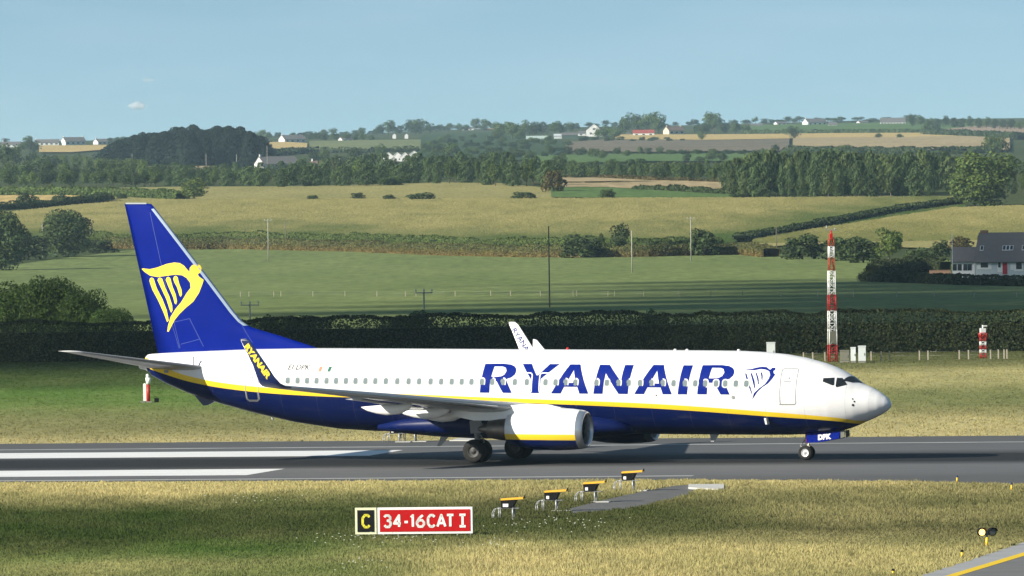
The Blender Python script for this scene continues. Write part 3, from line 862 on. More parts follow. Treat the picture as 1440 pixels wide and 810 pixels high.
# trees that stand out
plant('big', 1384, 291, 104, 80, 'big round tree standing at the right end of the plantation')
plant('bigdark', 92, 362, 84, 66, 'large round dark tree in the pasture hedge at left')
plant('bigdark', 2, 381, 70, 88, 'tall dark tree at the left edge of the photograph, in the pasture hedge')
plant('bush', 40, 366, 60, 44, 'dark bush filling the gap between the two dark trees at left')
plant('bush', 140, 356, 46, 22, 'low dark bush right of the large round tree at left')
plant('light', 273, 283, 48, 34, 'leafy tree standing alone at the end of the long field hedge at upper left')
plant('bush', 40, 291, 36, 21, 'dark bush at the left end of the golden stubble strip')
plant('bush', 85, 290, 26, 19, 'rounded bush midway along the golden stubble strip')
plant('bush', 170, 281, 18, 10, 'small dark bush at the right tip of the golden stubble strip')
for i, (u, v, w, h, lb) in enumerate([(440, 283, 20, 9, 'leftmost and smallest of the low bushes on the ridge field'), (503, 282, 24, 12, 'second low dark bush from the left on the ridge field'),
        (548, 283, 22, 10, 'third low dark bush from the left on the ridge field'), (592, 283, 46, 13, 'widest of the low dark bushes on the ridge field'),
        (738, 282, 40, 13, 'low dark bush on the ridge field beside the brownish tree')]):
    plant('bush', u, v, w, h, lb, 'low bushes on the ridge field')
plant('bushbrown', 778, 272, 34, 38, 'brownish green tree where the ridge field meets the green meadow', cat='tree')
plant('bushlight', 853, 281, 26, 17, 'rounded olive bush at the front edge of the green meadow')
plant('bush', 1040, 281, 34, 9, 'low dark bush at the foot of the plantation')
plant('broad', 1402, 222, 40, 33, 'tree with a pale trunk above the big round tree at right')
plant('bushbrown', 850, 258.5, 200, 4.5, 'thin line of growth along the pale strip in front of the low belt', cat='hedge')
plant('bushlight', 552, 262, 38, 13, 'low rounded green bush in front of the planted belt')

# growth on the bank between pasture and crop
plant('bush', 820, 363, 62, 36, 'wide low bush on the field bank behind the tallest pole')
plant('dark', 872, 361, 36, 44, 'upright dark tree on the field bank left of the thin pole')
plant('dark', 846, 358, 12, 28, 'thin stemmed sapling on the field bank between a wide bush and an upright tree')
plant('bush', 990, 360, 44, 42, 'dense dark bush on the field bank beside the pole with the pale foot')
GRP = 'bushes in the clump behind the red and white mast'
plant('bush', 1128, 365, 62, 40, 'leftmost dark bush of the clump behind the red and white mast', GRP)
plant('bush', 1182, 367, 56, 38, 'dark bush in the clump right behind the red and white mast', GRP)
plant('bush', 1214, 370, 56, 40, 'dark bush between the mast and the light green tree', GRP)
plant('light', 1250, 371, 52, 50, 'lighter green tree at the right of the clump behind the mast', GRP)
plant('bush', 1288, 372, 40, 26, 'low bush at the right end of the clump behind the mast', GRP)
plant('bushbrown', 1076, 360, 34, 12, 'low tan scrub left of the clump behind the mast')
# clump behind the airfield hedge at left
GN = 'leafy trees behind the hedge at left'
for (u, w, h, Y, lb) in ((18, 100, 98, 745, 'light green leafy tree at the far left behind the airfield hedge'), (70, 96, 112, 740, 'tallest light green leafy tree behind the airfield hedge'),
                         (116, 84, 94, 735, 'mid sized leafy tree behind the airfield hedge, right of the tallest one'), (156, 70, 66, 730, 'lowest leafy tree of the clump behind the airfield hedge')):
    plant('near', u, 0, w, h, lb, GN, Y=Y)
for (u, w, h, lb) in ((375, 60, 54, 'bushy growth topping the airfield hedge right of the tail fin'), (425, 90, 52, 'long low growth topping the airfield hedge above the rear fuselage'),
                      (575, 90, 54, 'bushy growth topping the airfield hedge under the short crossarm pole'), (920, 40, 52, 'pale seeding growth topping the airfield hedge above the titles')):
    plant('bushlight', u, 0, w, h + 10, lb, Y=700)

FAR_COTTAGES = []
# skyline trees, copse by copse
def copse(kd, lst, label, group):
    for q in lst: plant(rt.choice(kd), *q, label, group if len(lst) > 1 else None)
D3 = ['dark', 'broad']
copse(D3, [(38, 208, 18, 17), (46, 216, 26, 20), (30, 214, 16, 14), (8, 207, 14, 12)], 'tree beside the row of pale houses on the far left skyline', 'trees by the far left houses')
copse(D3, [(170, 203, 22, 12), (184, 203, 18, 10), (156, 203, 14, 9)], 'low tree between the pale cottages and the dark conifer wood', 'low trees by the left cottages')
copse(D3, [(358, 196, 14, 12), (368, 197, 14, 15), (378, 197, 12, 12)], 'small tree at the right end of the dark conifer wood', 'small trees right of the conifer wood')
copse(D3, [(436, 199, 14, 14), (446, 199, 14, 15), (457, 199, 14, 13), (472, 199, 16, 13), (488, 199, 16, 13), (500, 199, 14, 12), (511, 199, 14, 15), (522, 199, 12, 9)],
      'small tree in the row above the pale green field at left', 'row of trees above the pale green field')
copse(D3, [(535, 191, 16, 18), (546, 190, 22, 21), (530, 190, 12, 10), (562, 189, 14, 12)], 'rounded tree left of the dense skyline copse', 'rounded trees on the left skyline')
copse(D3, [(578, 188, 26, 20), (592, 188, 26, 21), (604, 188, 18, 16), (584, 190, 18, 16)], 'tree of the dense copse on the skyline above the white gables', 'dense copse above the white gables')
copse(D3, [(618, 184, 16, 10), (632, 184, 14, 11), (645, 183, 12, 9), (655, 183, 12, 8), (668, 182, 16, 16), (684, 183, 22, 16), (696, 184, 14, 12)],
      'tree in the broken skyline row left of the middle', 'broken tree row on the middle skyline')
copse(D3, [(706, 196, 26, 25), (720, 197, 26, 25), (738, 195, 24, 24), (752, 195, 26, 24), (764, 190, 18, 18), (730, 199, 20, 16), (700, 199, 24, 16)],
      'dark tree in the wood behind the long pale shed', 'trees of the wood behind the long pale shed')
copse(D3, [(780, 190, 22, 20), (790, 190, 20, 18), (803, 186, 14, 13)], 'tree behind the dark sheds beside the big white gable', 'trees behind the dark sheds')
copse(D3, [(850, 196, 26, 18), (864, 197, 26, 18), (842, 196, 18, 14)], 'low tree right of the big white gable house', 'trees right of the white gable')
copse(D3, [(884, 190, 26, 29), (898, 190, 28, 32), (912, 190, 28, 32), (926, 190, 24, 30), (876, 190, 18, 22)], 'tall tree of the domed skyline clump behind the red roof', 'domed skyline clump behind the red roof')
copse(D3, [(983, 190, 20, 16), (993, 191, 22, 18)], 'tree left of the tall single skyline tree', 'trees by the tall skyline tree')
plant('broad', 1004, 188, 30, 31, 'tallest single tree on the skyline right of the cream house')
copse(D3, [(987, 200, 12, 16)], 'small dark tree standing in the golden strip', None)
copse(D3, [(1020, 189, 18, 17), (1034, 189, 22, 18), (1048, 188, 18, 15)], 'tree beside the low white bungalow on the skyline', 'trees by the low white bungalow')
copse(['dark'], [(1116, 197, 22, 21)], 'round dark tree alone in the gold and tan stubble fields', None)
copse(['dark'], [(1235, 196, 11, 9), (1265, 196, 11, 8)], 'small round bush on the line between gold and tan stubble', 'pair of bushes on the stubble line')
copse(['dark'], [(1218, 189, 9, 6), (1227, 189, 9, 6)], 'small bush at the front of the green skyline meadow', 'bushes in front of the skyline meadow')
copse(D3, [(1303, 190, 14, 15), (1316, 188, 16, 14)], 'dark tree at the right end of the green skyline meadow', 'trees ending the skyline meadow')
copse(D3, [(1284 + i * 11.5, 180 + i * .4, rt.uniform(12, 18), rt.uniform(15, 22)) for i in range(16)], 'tree in the long row on the right skyline', 'long tree row on the right skyline')
copse(['dark'], [(1075 + i * 21, 173.5, rt.uniform(10, 16), rt.uniform(4, 7)) for i in range(9)], 'tiny tree on the skyline above the white farmhouses at right', 'tiny skyline trees at right')
rs_ = random.Random(55)
copse(['dark', 'broad', 'bush'], [(u + rs_.uniform(-5, 5), np.interp(u, SKY_U, SKY_V) - RHO * (u - 720) + rs_.uniform(-.5, 3), rs_.uniform(10, 20), rs_.uniform(4, 10)) for u in range(395, 1280, 13)],
      'small tree in the broken line along the far ridge', 'small trees along the far ridge')
copse(['dark', 'bush'], [(u + rs_.uniform(-6, 6), 199 + rs_.uniform(-1.5, 1.5), rs_.uniform(8, 15), rs_.uniform(4, 8)) for u in range(815, 960, 12)],
      'small bush between the golden strip and the grey fallow field', 'bushes between golden strip and fallow')
for a, b, v, h, lb in ((700, 716, 182, 7, 'small pale cottage half hidden in the trees left of the long pale shed'), (478, 494, 199, 7, 'small pale house among the tree row above the pale green field'),
                       (1090, 1104, 176, 6, 'tiny white cottage left of the white skyline farmhouse'), (1206, 1220, 175, 6, 'tiny white cottage between the two white skyline farms')):
    FAR_COTTAGES.append((lb, a, b, v, h))
# hedgerow trees over the valley fields
copse(D3, [(775, 221, 14, 16), (800, 219, 13, 11), (815, 221, 22, 14), (837, 224, 20, 16), (848, 225, 16, 13), (868, 219, 13, 13), (882, 222, 16, 11), (900, 218, 13, 12),
           (912, 219, 14, 11), (928, 218, 13, 11), (945, 219, 20, 9), (962, 219, 20, 9), (982, 219, 18, 9), (1003, 219, 18, 10), (1024, 219, 18, 9), (1043, 219, 18, 9), (1066, 219, 20, 9)],
      'dark hedgerow tree between the grey fallow field and the narrow green fields', 'hedgerow trees below the grey fallow field')
copse(D3, [(788, 235, 26, 19), (966, 229, 16, 13), (1002, 229, 18, 17), (1016, 229, 18, 16), (985, 229, 18, 9)], 'dark tree in the lower hedgerow in front of the narrow green field', 'lower hedgerow trees')
copse(D3, [(1060, 222, 16, 9), (1075, 222, 18, 13), (1090, 221, 16, 17), (1106, 222, 18, 11), (1152, 219, 12, 11), (1186, 220, 24, 17), (1207, 220, 20, 12), (1242, 219, 12, 9), (1262, 219, 16, 8),
           (1290, 219, 24, 6), (1320, 219, 24, 7), (1345, 219, 22, 8), (1370, 218, 24, 12)], 'dark tree along the near edge of the tan stubble field', 'trees edging the tan stubble field')
copse(D3, [(635, 222, 24, 22), (612, 218, 14, 10), (535, 224, 18, 20), (500, 228, 30, 20), (475, 231, 24, 14), (520, 232, 24, 14), (455, 229, 22, 18), (440, 230, 18, 16), (425, 236, 20, 14)],
      'tree in the valley between the white gabled houses and the slate farmhouse', 'valley trees by the white gables')
copse(D3, [(690, 226, 26, 10), (660, 227, 26, 12), (705, 222, 20, 12), (728, 224, 22, 12), (745, 226, 18, 11)], 'scrubby tree on the dark slope above the planted belt', 'scrub on the dark slope')

rd_ = random.Random(31)
_sl = []
for _ in range(64):
    u = rd_.uniform(592, 800); a_, b_ = np.interp(u, [592, 640, 760, 800], [206, 190, 193, 202]), np.interp(u, [592, 640, 760, 800], [218, 225, 224, 212])
    _sl.append((u, rd_.uniform(a_ + 4, b_), rd_.uniform(10, 20), rd_.uniform(5, 11)))
copse(['dark', 'bush', 'broad'], _sl, 'low tree in the scrubby wood on the dark slope below the long pale shed', 'scrubby wood on the dark slope')
wood(['plant', 'broad'], rowspots(range(1425, 1466, 9), [(1390, 272), (1460, 274)], 18, [(1390, 30), (1460, 40)], seed=40), 'tree of the wood behind the right edge of the big round tree', 'trees right of the big round tree')

def hedge(name, label, pts, w, h, n, leaf, m, seed, cat='hedge', jag=.18, two=None):
    """a hedge along world points: leaf faces over a core with an uneven top"""
    rg = np.random.default_rng(seed)
    P = np.array([(p.x, p.y) for p in pts]); seg = np.linalg.norm(np.diff(P, axis=0), axis=1); S = np.concatenate([[0], np.cumsum(seg)])
    s = rg.uniform(0, S[-1], n)
    x = np.interp(s, S, P[:, 0]); y = np.interp(s, S, P[:, 1])
    dx = np.interp(s + .5, S, P[:, 0]) - np.interp(s - .5, S, P[:, 0]); dy = np.interp(s + .5, S, P[:, 1]) - np.interp(s - .5, S, P[:, 1])
    l = np.sqrt(dx * dx + dy * dy) + 1e-6; nx_, ny_ = -dy / l, dx / l
    top = h * (1 + jag * (fbm(s / (h * 1.3), s * 0 + seed, seed, 5) - .5) * 2)
    f = rg.random(n)
    side = rg.choice([-1, 1], n, p=[.64, .36])
    onTop = f < .32
    tz = np.where(onTop, 1.0, rg.random(n) ** .9)
    bul = w / 2 * (.80 + .34 * fbm(s / 1.1, tz * 2.4, seed + 9)) * np.sqrt(np.clip(1.05 - tz ** 4, .1, 1))
    off = np.where(onTop, rg.uniform(-1, 1, n) * bul, side * bul * rg.uniform(.75, 1.05, n))
    X, Y = x + nx_ * off, y + ny_ * off
    Z = zfun(X, Y) + top * tz * rg.uniform(.95, 1.03, n)
    N = np.stack([nx_ * np.where(onTop, 0, side), ny_ * np.where(onTop, 0, side), np.where(onTop, 1., .3)], 1) + rg.normal(size=(n, 3)) * .6
    tint = rg.uniform(.55, 1.4, n) * (.75 + .5 * fbm(s / 2.5, tz * 3, seed + 4))
    co, fa, col = leaf_quads(np.stack([X, Y, Z], 1), N, leaf, rg, tint)
    # core that closes the hedge
    k = max(2, int(S[-1] / max(w, 1.0)))
    ss = np.linspace(0, S[-1], k); cx = np.interp(ss, S, P[:, 0]); cy = np.interp(ss, S, P[:, 1]); cz = zfun(cx, cy)
    ddx = np.gradient(cx); ddy = np.gradient(cy); ll = np.sqrt(ddx ** 2 + ddy ** 2) + 1e-6; ax, ay = -ddy / ll, ddx / ll
    base = len(co); core = []; cf = []
    for i in range(k):
        for sg, hh in ((-1, 0), (-1, .82), (1, .82), (1, 0)):
            core.append((cx[i] + ax[i] * sg * w * .33, cy[i] + ay[i] * sg * w * .33, cz[i] - .05 + h * hh * .92))
    for i in range(k - 1):
        for j in range(3):
            a = base + i * 4 + j; cf.append((a, a + 1, a + 5, a + 4))
    co = np.concatenate([co, np.array(core)]); fa = np.concatenate([fa, np.array(cf)]); col = np.concatenate([col, np.full((len(core), 3), .55)])
    if two is not None:   # browner growth near the ground
        zz = co[:, 2] - zfun(co[:, 0], co[:, 1]); t = np.clip(1.1 - zz / (h * two[1]), 0, 1)[:, None]
        col = col * (1 - t) + col * np.array(two[0])[None] * t
    o = linkmesh(name, npmesh(name, co, fa, col=col), m)
    return setp(o, label, cat)

hedge('hedge', 'long tall dark clipped hedge behind the airfield grass', [Vector((-62, 690, 0)), Vector((-37.5, 686, 0)), Vector((0, 681, 0)), Vector((36.7, 677, 0)), Vector((62, 674, 0))], 3.0, 2.95, 90000, .085, L_HEDGE, 3, jag=.16)
TP = lambda lst: [terr(u, v) for u, v in lst]
hedge('field_bank', 'overgrown brown and green bank between pasture and straw coloured crop', TP([(150, 350), (250, 351), (330, 350), (500, 354), (640, 360), (760, 362), (900, 362), (1000, 359), (1050, 358), (1085, 362)]), 5, 2.3, 42000, .15, L_BANK, 4, 'bank', .3, ((1.75, 1.25, 1.2), .6))
hedge('field_hedge', 'green crop margin hedge running along the top of the bank', TP([(130, 346), (250, 346), (330, 345), (450, 346), (560, 349), (640, 352), (760, 353), (900, 353), (1010, 350)]), 6, 2.7, 36000, .17, L_LIGHT, 5, 'hedge', .35)
hedge('field_hedge', 'dark diagonal hedge rising right between the two crops', TP([(1040, 341), (1080, 334), (1130, 325), (1200, 312), (1260, 301), (1345, 290)]), 4, 1.9, 6000, .28, L_DARK, 6, 'hedge', .3)
hedge('field_hedge', 'long low green hedge at upper left ending at a lone tree', TP([(-20, 275), (60, 275), (140, 277), (200, 279), (258, 282)]), 6, 2.4, 6000, .33, L_BROAD, 7, 'hedge', .3)
hedge('field_hedge', 'dark hedge below the golden stubble strip at left', TP([(-20, 296), (40, 294), (90, 290), (130, 285), (152, 282)]), 4, 1.9, 5000, .3, L_DARK, 8, 'hedge', .4)
hedge('field_hedge', 'dark hedge row beyond the green meadow, below the low belt', TP([(895, 269), (950, 271), (990, 274), (1050, 277)]), 4, 1.6, 4000, .3, L_DARK, 9, 'hedge', .5)
hedge('field_hedge', 'brown hedge line at the foot of the low belt', TP([(785, 252), (850, 252), (920, 256), (1020, 259)]), 5, 1.2, 3500, .35, L_BROWN, 10, 'hedge', .5)
hedge('garden_hedge', 'dark clipped hedge in front of the slate roofed house', TP([(1216, 396), (1250, 397), (1300, 399), (1360, 401), (1450, 403)]), 2.6, 1.45, 9000, .2, L_HEDGE, 11, 'hedge', .2)
hedge('garden_hedge', 'dark hedge along the side of the garden left of the slate roofed house', TP([(1226, 391), (1260, 386), (1300, 383), (1330, 384)]), 3, 2.6, 6000, .2, L_HEDGE, 12, 'hedge', .3)
hedge('field_hedge', 'thin dark hedge under the ploughed tan field at far right', TP([(1308, 191), (1340, 192), (1380, 194), (1440, 197)]), 12, 4, 2500, 1.0, L_DARK, 13, 'hedge', .3)
hedge('field_hedge', 'thin dark hedge below the green skyline meadow', TP([(1050, 190), (1120, 189.5), (1220, 189), (1310, 188.5)]), 12, 3, 3000, .9, L_DARK, 14, 'hedge', .4)
hedge('field_hedge', 'thin dark hedge along the near edge of the tan stubble field', TP([(1110, 216), (1200, 217), (1300, 217), (1400, 215)]), 10, 3, 3500, .8, L_DARK, 15, 'hedge', .4)
hedge('field_hedge', 'dark hedge in front of the pale green field and golden patch', TP([(362, 222), (410, 217), (440, 216), (520, 215), (590, 214)]), 8, 3, 3000, .7, L_DARK, 16, 'hedge', .5)
plant('bush', 1322, 362, 28, 26, 'green bush left of the slate roofed house')
plant('bushbrown', 1352, 352, 36, 22, 'reddish brown shrub behind the low wing of the slate roofed house')
plant('bush', 1300, 372, 40, 16, 'low bush between the garden hedge and the clump')

# ------------------------------------------------------------------ houses
def house(name, label, u0, u1, v, htot, wall, roof, eave=.55, depth=None, rz=0.0, wins=3, chim=1, gable_white=False, cat='house', door=None, group=None, flat=False, gablefront=False, stripes=False):
    """house seen between u0 and u1, its foot at row v, htot pixels tall"""
    p = terr((u0 + u1) / 2, v); s = p.y / F
    L = (u1 - u0) * s; H = htot * s * (.86 if v < 210 else 1.0); he = H * eave; W = depth or max(4.0, min(8.0, L * .6))
    t = thing(name, label, cat, (p.x, p.y, p.z - .2), rz, group)
    mb = MB()
    if gablefront:      # gable faces the viewer
        a, b = L / 2, W / 2
        q = [(-a, -b, 0), (a, -b, 0), (a, -b, he), (0, -b, H), (-a, -b, he)]
        mb.poly(q); mb.poly([(x, b, z) for x, y, z in q][::-1])
        mb.poly([(-a, -b, 0), (-a, -b, he), (-a, b, he), (-a, b, 0)]); mb.poly([(a, -b, 0), (a, b, 0), (a, b, he), (a, -b, he)])
        mb.build('wall', wall, t)
        r = MB(); o_ = .25; th = .18
        for sg in (-1, 1):
            e0 = Vector((sg * (a + o_), 0, he - o_ * (H - he) / a)); e1 = Vector((0, 0, H))
            n_ = Vector((sg * (H - he), 0, a)).normalized() * th
            pts = [e0, e1, e1 + n_, e0 + n_]
            r.loft([[(k.x, -b - .2, k.z + .02) for k in pts], [(k.x, b + .2, k.z + .02) for k in pts]], sm=False)
        ro = r.build('roof', roof, t)
        for i, (x, z) in enumerate([(-L * .2, he * .5), (L * .2, he * .5), (0, he * 1.15)][:wins]):
            m2 = MB(); m2.box((x, -b - .03, z), (L * .13, .1, he * .28)); m2.build('window', PANE, t)
    else:
        a, b = L / 2, W / 2
        q = [(-a, -b, 0), (-a, b, 0), (-a, b, he), (-a, 0, H), (-a, -b, he)]
        mb.poly(q); mb.poly([(a, y, z) for x, y, z in q][::-1])
        mb.poly([(-a, -b, 0), (-a, -b, he), (a, -b, he), (a, -b, 0)]); mb.poly([(-a, b, 0), (a, b, 0), (a, b, he), (-a, b, he)])
        mb.build('wall', wall, t)
        r = MB(); o_ = .3; th = .2; g = -.02 if gable_white else .2
        for sg in (-1, 1):
            e0 = Vector((0, sg * (b + o_), he - o_ * (H - he) / b)); e1 = Vector((0, 0, H))
            n_ = Vector((0, sg * (H - he), b)).normalized() * th
            pts = [e0, e1, e1 + n_, e0 + n_]
            r.loft([[(-a - g, k.y, k.z + .02) for k in pts], [(a + g, k.y, k.z + .02) for k in pts]], sm=False)
        ro = r.build('roof', roof, t)
        if wins:
            ww = L / wins
            for i in range(wins):
                x = -a + ww * (i + .5)
                m2 = MB(); m2.box((x, -b - .03, he * .55), (min(1.8, ww * .5), .1, he * .42)); m2.build('window', PANE, t)
        if door:
            m2 = MB(); m2.box((L * .08, -b - .04, 1.0), (1.0, .1, 2.0)); m2.build('door', door, t)
        for i in range(chim):
            x = (-a + .6) if i == 0 else (a - .6)
            m2 = MB(); m2.box((x, 0, H + .35), (.7, .8, 1.3)); m2.box((x, 0, H + 1.05), (.85, .95, .12)); m2.build('chimney', wall, ro)
    return t

house('house', 'pale house with a white gable on the far left skyline above a golden field', 87, 119, 204, 13, OFFWHITE, SLATE, .5, 8, R(30), 4, 2)
house('house', 'long pale house partly behind a tree on the far left skyline', 49, 83, 204.5, 10, OFFWHITE, SLATE, .5, 8, 0, 5, 1)
house('house', 'pale house at the far left edge of the skyline', 3, 30, 207, 9, OFFWHITE, SLATE, .55, 8, 0, 4, 1)
house('house', 'low white cottage with a bright gable left of the conifer wood', 133, 160, 203, 9, OFFWHITE, SLATE, .5, 8, R(30), 4, 1)
house('house', 'wide slate roofed farmhouse with a white gable behind the planted belt', 361, 418, 238, 18, OFFWHITE, SLATE, .45, 9, R(30), 4, 1)
house('house', 'low brown roofed house with a white chimney behind the planted belt', 437, 479, 238, 12, OFFWHITE, BROWNROOF, .4, 8, 0, 3, 2)
for (a, b, v, h, lb) in ((539, 554, 228, 14, 'leftmost white gable of the group above the planted belt'), (552, 566, 227, 13, 'second white gable in the group above the planted belt'),
                         (563, 576, 227, 13, 'third white gable in the group above the planted belt'), (574, 591, 226, 14, 'rightmost white gable of the group, set apart above the planted belt')):
    house('white_gabled_house', lb, a, b, v, h, WHITE, OFFWHITE, .55, 10, 0, 2, 0, gablefront=True, group='white gabled houses above the planted belt')
for (a, b, lb) in ((552, 557, 'left of the two tiny bright white gables under the skyline copse'), (569, 574, 'right of the two tiny bright white gables under the skyline copse')):
    house('cottage', lb, a, b, 195, 9, WHITE, SLATE, .7, 8, 0, 0, 0, gablefront=True)
house('house', 'grey roofed house with a white gable end on the left skyline', 394, 428, 201, 13, OFFWHITE, SLATE, .5, 9, R(30), 4, 1)
house('cottage', 'tiny pale cottage among the broken skyline trees', 650, 666, 183, 5, OFFWHITE, SLATE, .6, 8, 0, 2, 0)
house('farm_shed', 'long low shed with a pale green roof below the skyline wood', 740, 772, 197, 7, OFFWHITE, PALEROOF, .4, 14, 0, 0, 0, cat='shed')
house('farm_shed', 'dark green shed beside the big white gable house', 790, 812, 195, 10, DARKGREEN, SLATE, .6, 14, 0, 0, 0, cat='shed')
house('farm_shed', 'grey shed between the long pale shed and the dark one', 779, 793, 195, 8, GREYWALL, GREYWALL, .6, 14, 0, 0, 0, cat='shed')
house('house', 'big white gable house standing out on the skyline', 825, 847, 192, 21, OFFWHITE, SLATE, .52, 12, R(-4), 3, 0, gablefront=True)
house('house', 'low wing building with pale walls left of the big white gable', 813, 829, 191, 8, OFFWHITE, SLATE, .55, 9, 0, 2, 0)
house('cottage', 'small white cottage on its own left of the red roofed house', 760, 772, 184, 6, OFFWHITE, SLATE, .55, 9, 0, 2, 0)
house('cottage', 'tiny white building left of the red roofed house', 881, 887, 191, 5, WHITE, SLATE, .6, 8, 0, 0, 0)
house('house', 'white house with a red roof in front of the domed tree clump', 890, 920, 192, 11, WHITE, REDROOF, .55, 9, 0, 3, 0)
house('house', 'cream house with a brown roof and chimneys right of the domed clump', 935, 960, 189, 13, CREAM, BROWNROOF, .5, 9, R(30), 3, 2)
house('bungalow', 'low white bungalow among trees right of the tallest skyline tree', 1045, 1072, 179, 6, WHITE, SLATE, .5, 10, 0, 4, 0)
house('house', 'white farmhouse with a slate roof above the green skyline meadow', 1130, 1161, 177, 12, WHITE, SLATE, .5, 10, R(30), 4, 1)
house('cottage', 'small white house just right of the white skyline farmhouse', 1165, 1177, 178.5, 8, WHITE, SLATE, .5, 9, 0, 2, 0)
house('farm_building', 'long white building with a dark roof at the right end of the skyline meadow', 1238, 1273, 176, 12, WHITE, SLATE, .45, 10, 0, 8, 0, cat='building')

for lb, a, b, v, h in FAR_COTTAGES: house('cottage', lb, a, b, v, h, WHITE, SLATE, .55, 9, R(20), 2, 0)
# the slate roofed house at the right edge
def main_house():
    s = 1590 / F
    p = terr(1400, 393)
    s = p.y / F
    t = thing('slate_roofed_house', 'slate roofed house with grey blue walls and a red door at the right edge', 'house', (p.x, p.y, p.z + .1), R(-11))
    X = lambda u: (u - 1400) * s
    Zv = lambda v: (393 - v) * s + .3
    D = 7.5
    # main body
    x0, x1 = X(1371), X(1475); ze, zr = Zv(371), Zv(332)
    b = MB(); b.poly([(x0, 0, 0), (x1, 0, 0), (x1, 0, ze), (x0, 0, ze)]); b.poly([(x0, D, 0), (x0, D, ze), (x1, D, ze), (x1, D, 0)])
    for x in (x0, x1): b.poly([(x, 0, 0), (x, D, 0), (x, D, ze), (x, D / 2, zr - .1), (x, 0, ze)])
    b.build('wall', GREYWALL, t)
    r = MB()
    for sg in (0, 1):
        y0 = -.5 if sg == 0 else D + .5
        e0 = Vector((0, y0, ze - .25)); e1 = Vector((0, D / 2, zr)); n_ = Vector((0, (-1 if sg == 0 else 1) * (zr - ze), D / 2)).normalized() * .2
        q = [e0, e1, e1 + n_, e0 + n_]
        r.loft([[(x0 - .25 + (0 if k.z < zr - .3 else .45), k.y, k.z) for k in q], [(x1 + .2, k.y, k.z) for k in q]], sm=False)
    ro = r.build('roof', SLATE, t)
    def sky(uc, w, n):
        for i in range(n):
            u = uc + (i - (n - 1) / 2) * 5.2
            f = .45; y = -.5 + (D / 2 + .5) * f; z = ze - .25 + (zr - ze + .25) * f
            an = math.atan2(zr - ze + .25, D / 2 + .5)
            M = Matrix.Rotation(an, 3, 'X')
            fr = MB(); fr.box((X(u), y - .10, z + .22), (.56, 1.0, .10), mat=M); f_ = fr.build('skylight', SIGNWHITE, ro)
            g = MB(); g.box((X(u), y - .14, z + .26), (.40, .80, .10), mat=M); g.build('skylight_pane', PANE, ro)
    sky(1379.5, .7, 1); sky(1416.5, .7, 3); sky(1439, .7, 1)
    c = MB(); c.box((X(1380), D / 2, zr + .25), (1.2, .6, .5)); c.build('chimney', WALLBROWN, ro)
    # wing with the sun room
    xa, xb = X(1338), X(1369.5); za, zb = Zv(371), Zv(352)
    w = MB(); w.poly([(xa, .6, 0), (xb, .6, 0), (xb, .6, za), (xa, .6, za)]); w.poly([(xa, 6.2, 0), (xa, 6.2, za), (xb, 6.2, za), (xb, 6.2, 0)])
    for x in (xa, xb): w.poly([(x, .6, 0), (x, 6.2, 0), (x, 6.2, za), (x, 3.4, zb - .1), (x, .6, za)])
    w.build('sun_room_wall', WHITE, t)
    r2 = MB()
    for sg in (0, 1):
        y0 = .2 if sg == 0 else 6.6
        e0 = Vector((0, y0, za - .15)); e1 = Vector((0, 3.4, zb)); n_ = Vector((0, (-1 if sg == 0 else 1) * (zb - za), 3)).normalized() * .18
        q = [e0, e1, e1 + n_, e0 + n_]
        r2.loft([[(xa - .25, k.y, k.z) for k in q], [(xb + .05, k.y, k.z) for k in q]], sm=False)
    r2.build('wing_roof', SLATE, t)
    for u in (1341.5, 1348.5, 1356.5, 1362.8):
        g = MB(); g.box((X(u), .57, Zv(379)), (.62, .1, 1.0)); g.build('window', PANE, t)
    # front: window, white door frame, red door, tall windows
    f = MB(); f.box((X(1384.5), -.03, Zv(377.5)), (2.3, .08, 1.1)); wf = f.build('window', SIGNWHITE, t)
    g = MB(); g.box((X(1384.5), -.09, Zv(376)), (1.15, .08, .8)); g.build('pane', PANE, wf)
    f = MB(); f.box((X(1406.5), -.03, Zv(379)), (.8, .08, 1.7)); wf = f.build('window', SIGNWHITE, t)
    g = MB(); g.box((X(1405.8), -.09, Zv(376.5)), (.38, .08, .75)); g.build('pane', PANE, wf)
    f = MB(); f.box((X(1413.5), -.03, Zv(380.5)), (.72, .10, 2.0)); f.build('door', REDDOOR, t)
    f = MB(); f.box((X(1424), -.03, Zv(378.5)), (.6, .08, 1.1)); wf = f.build('window', SIGNWHITE, t)
    f = MB(); f.box((X(1433), -.03, Zv(378.5)), (1.5, .08, 1.6)); wf = f.build('window', SIGNWHITE, t)
    g = MB(); g.box((X(1433.5), -.09, Zv(378)), (.9, .08, 1.0)); g.build('pane', PANE, wf)
    d = MB(); d.tube((X(1369.9), .3, 0), (X(1369.9), .3, za), .07, .07, 8); d.build('drainpipe', SIGNWHITE, t)
    po = thing('flagpole', 'thin pale pole rising beside the wing of the slate roofed house', 'pole', (X(1339) + p.x, p.y - 1.5, p.z - .3))
    m = MB(); m.tube((0, 0, 0), (0, 0, Zv(327)), .06, .04, 6); m.build('shaft', SIGNWHITE, po)
    wl_ = MB(); q = terr(1322, 388); wl_.box((0, 0, .5), ((1338 - 1306) * s, .3, 1.0)); wl_.box((0, 0, 1.03), ((1338 - 1306) * s, .4, .08))
    o = wl_.build('garden_wall', WALLBROWN); o.location = (q.x, q.y, q.z - .1)
    setp(o, 'low reddish brown garden wall left of the slate roofed house', 'wall')
main_house()

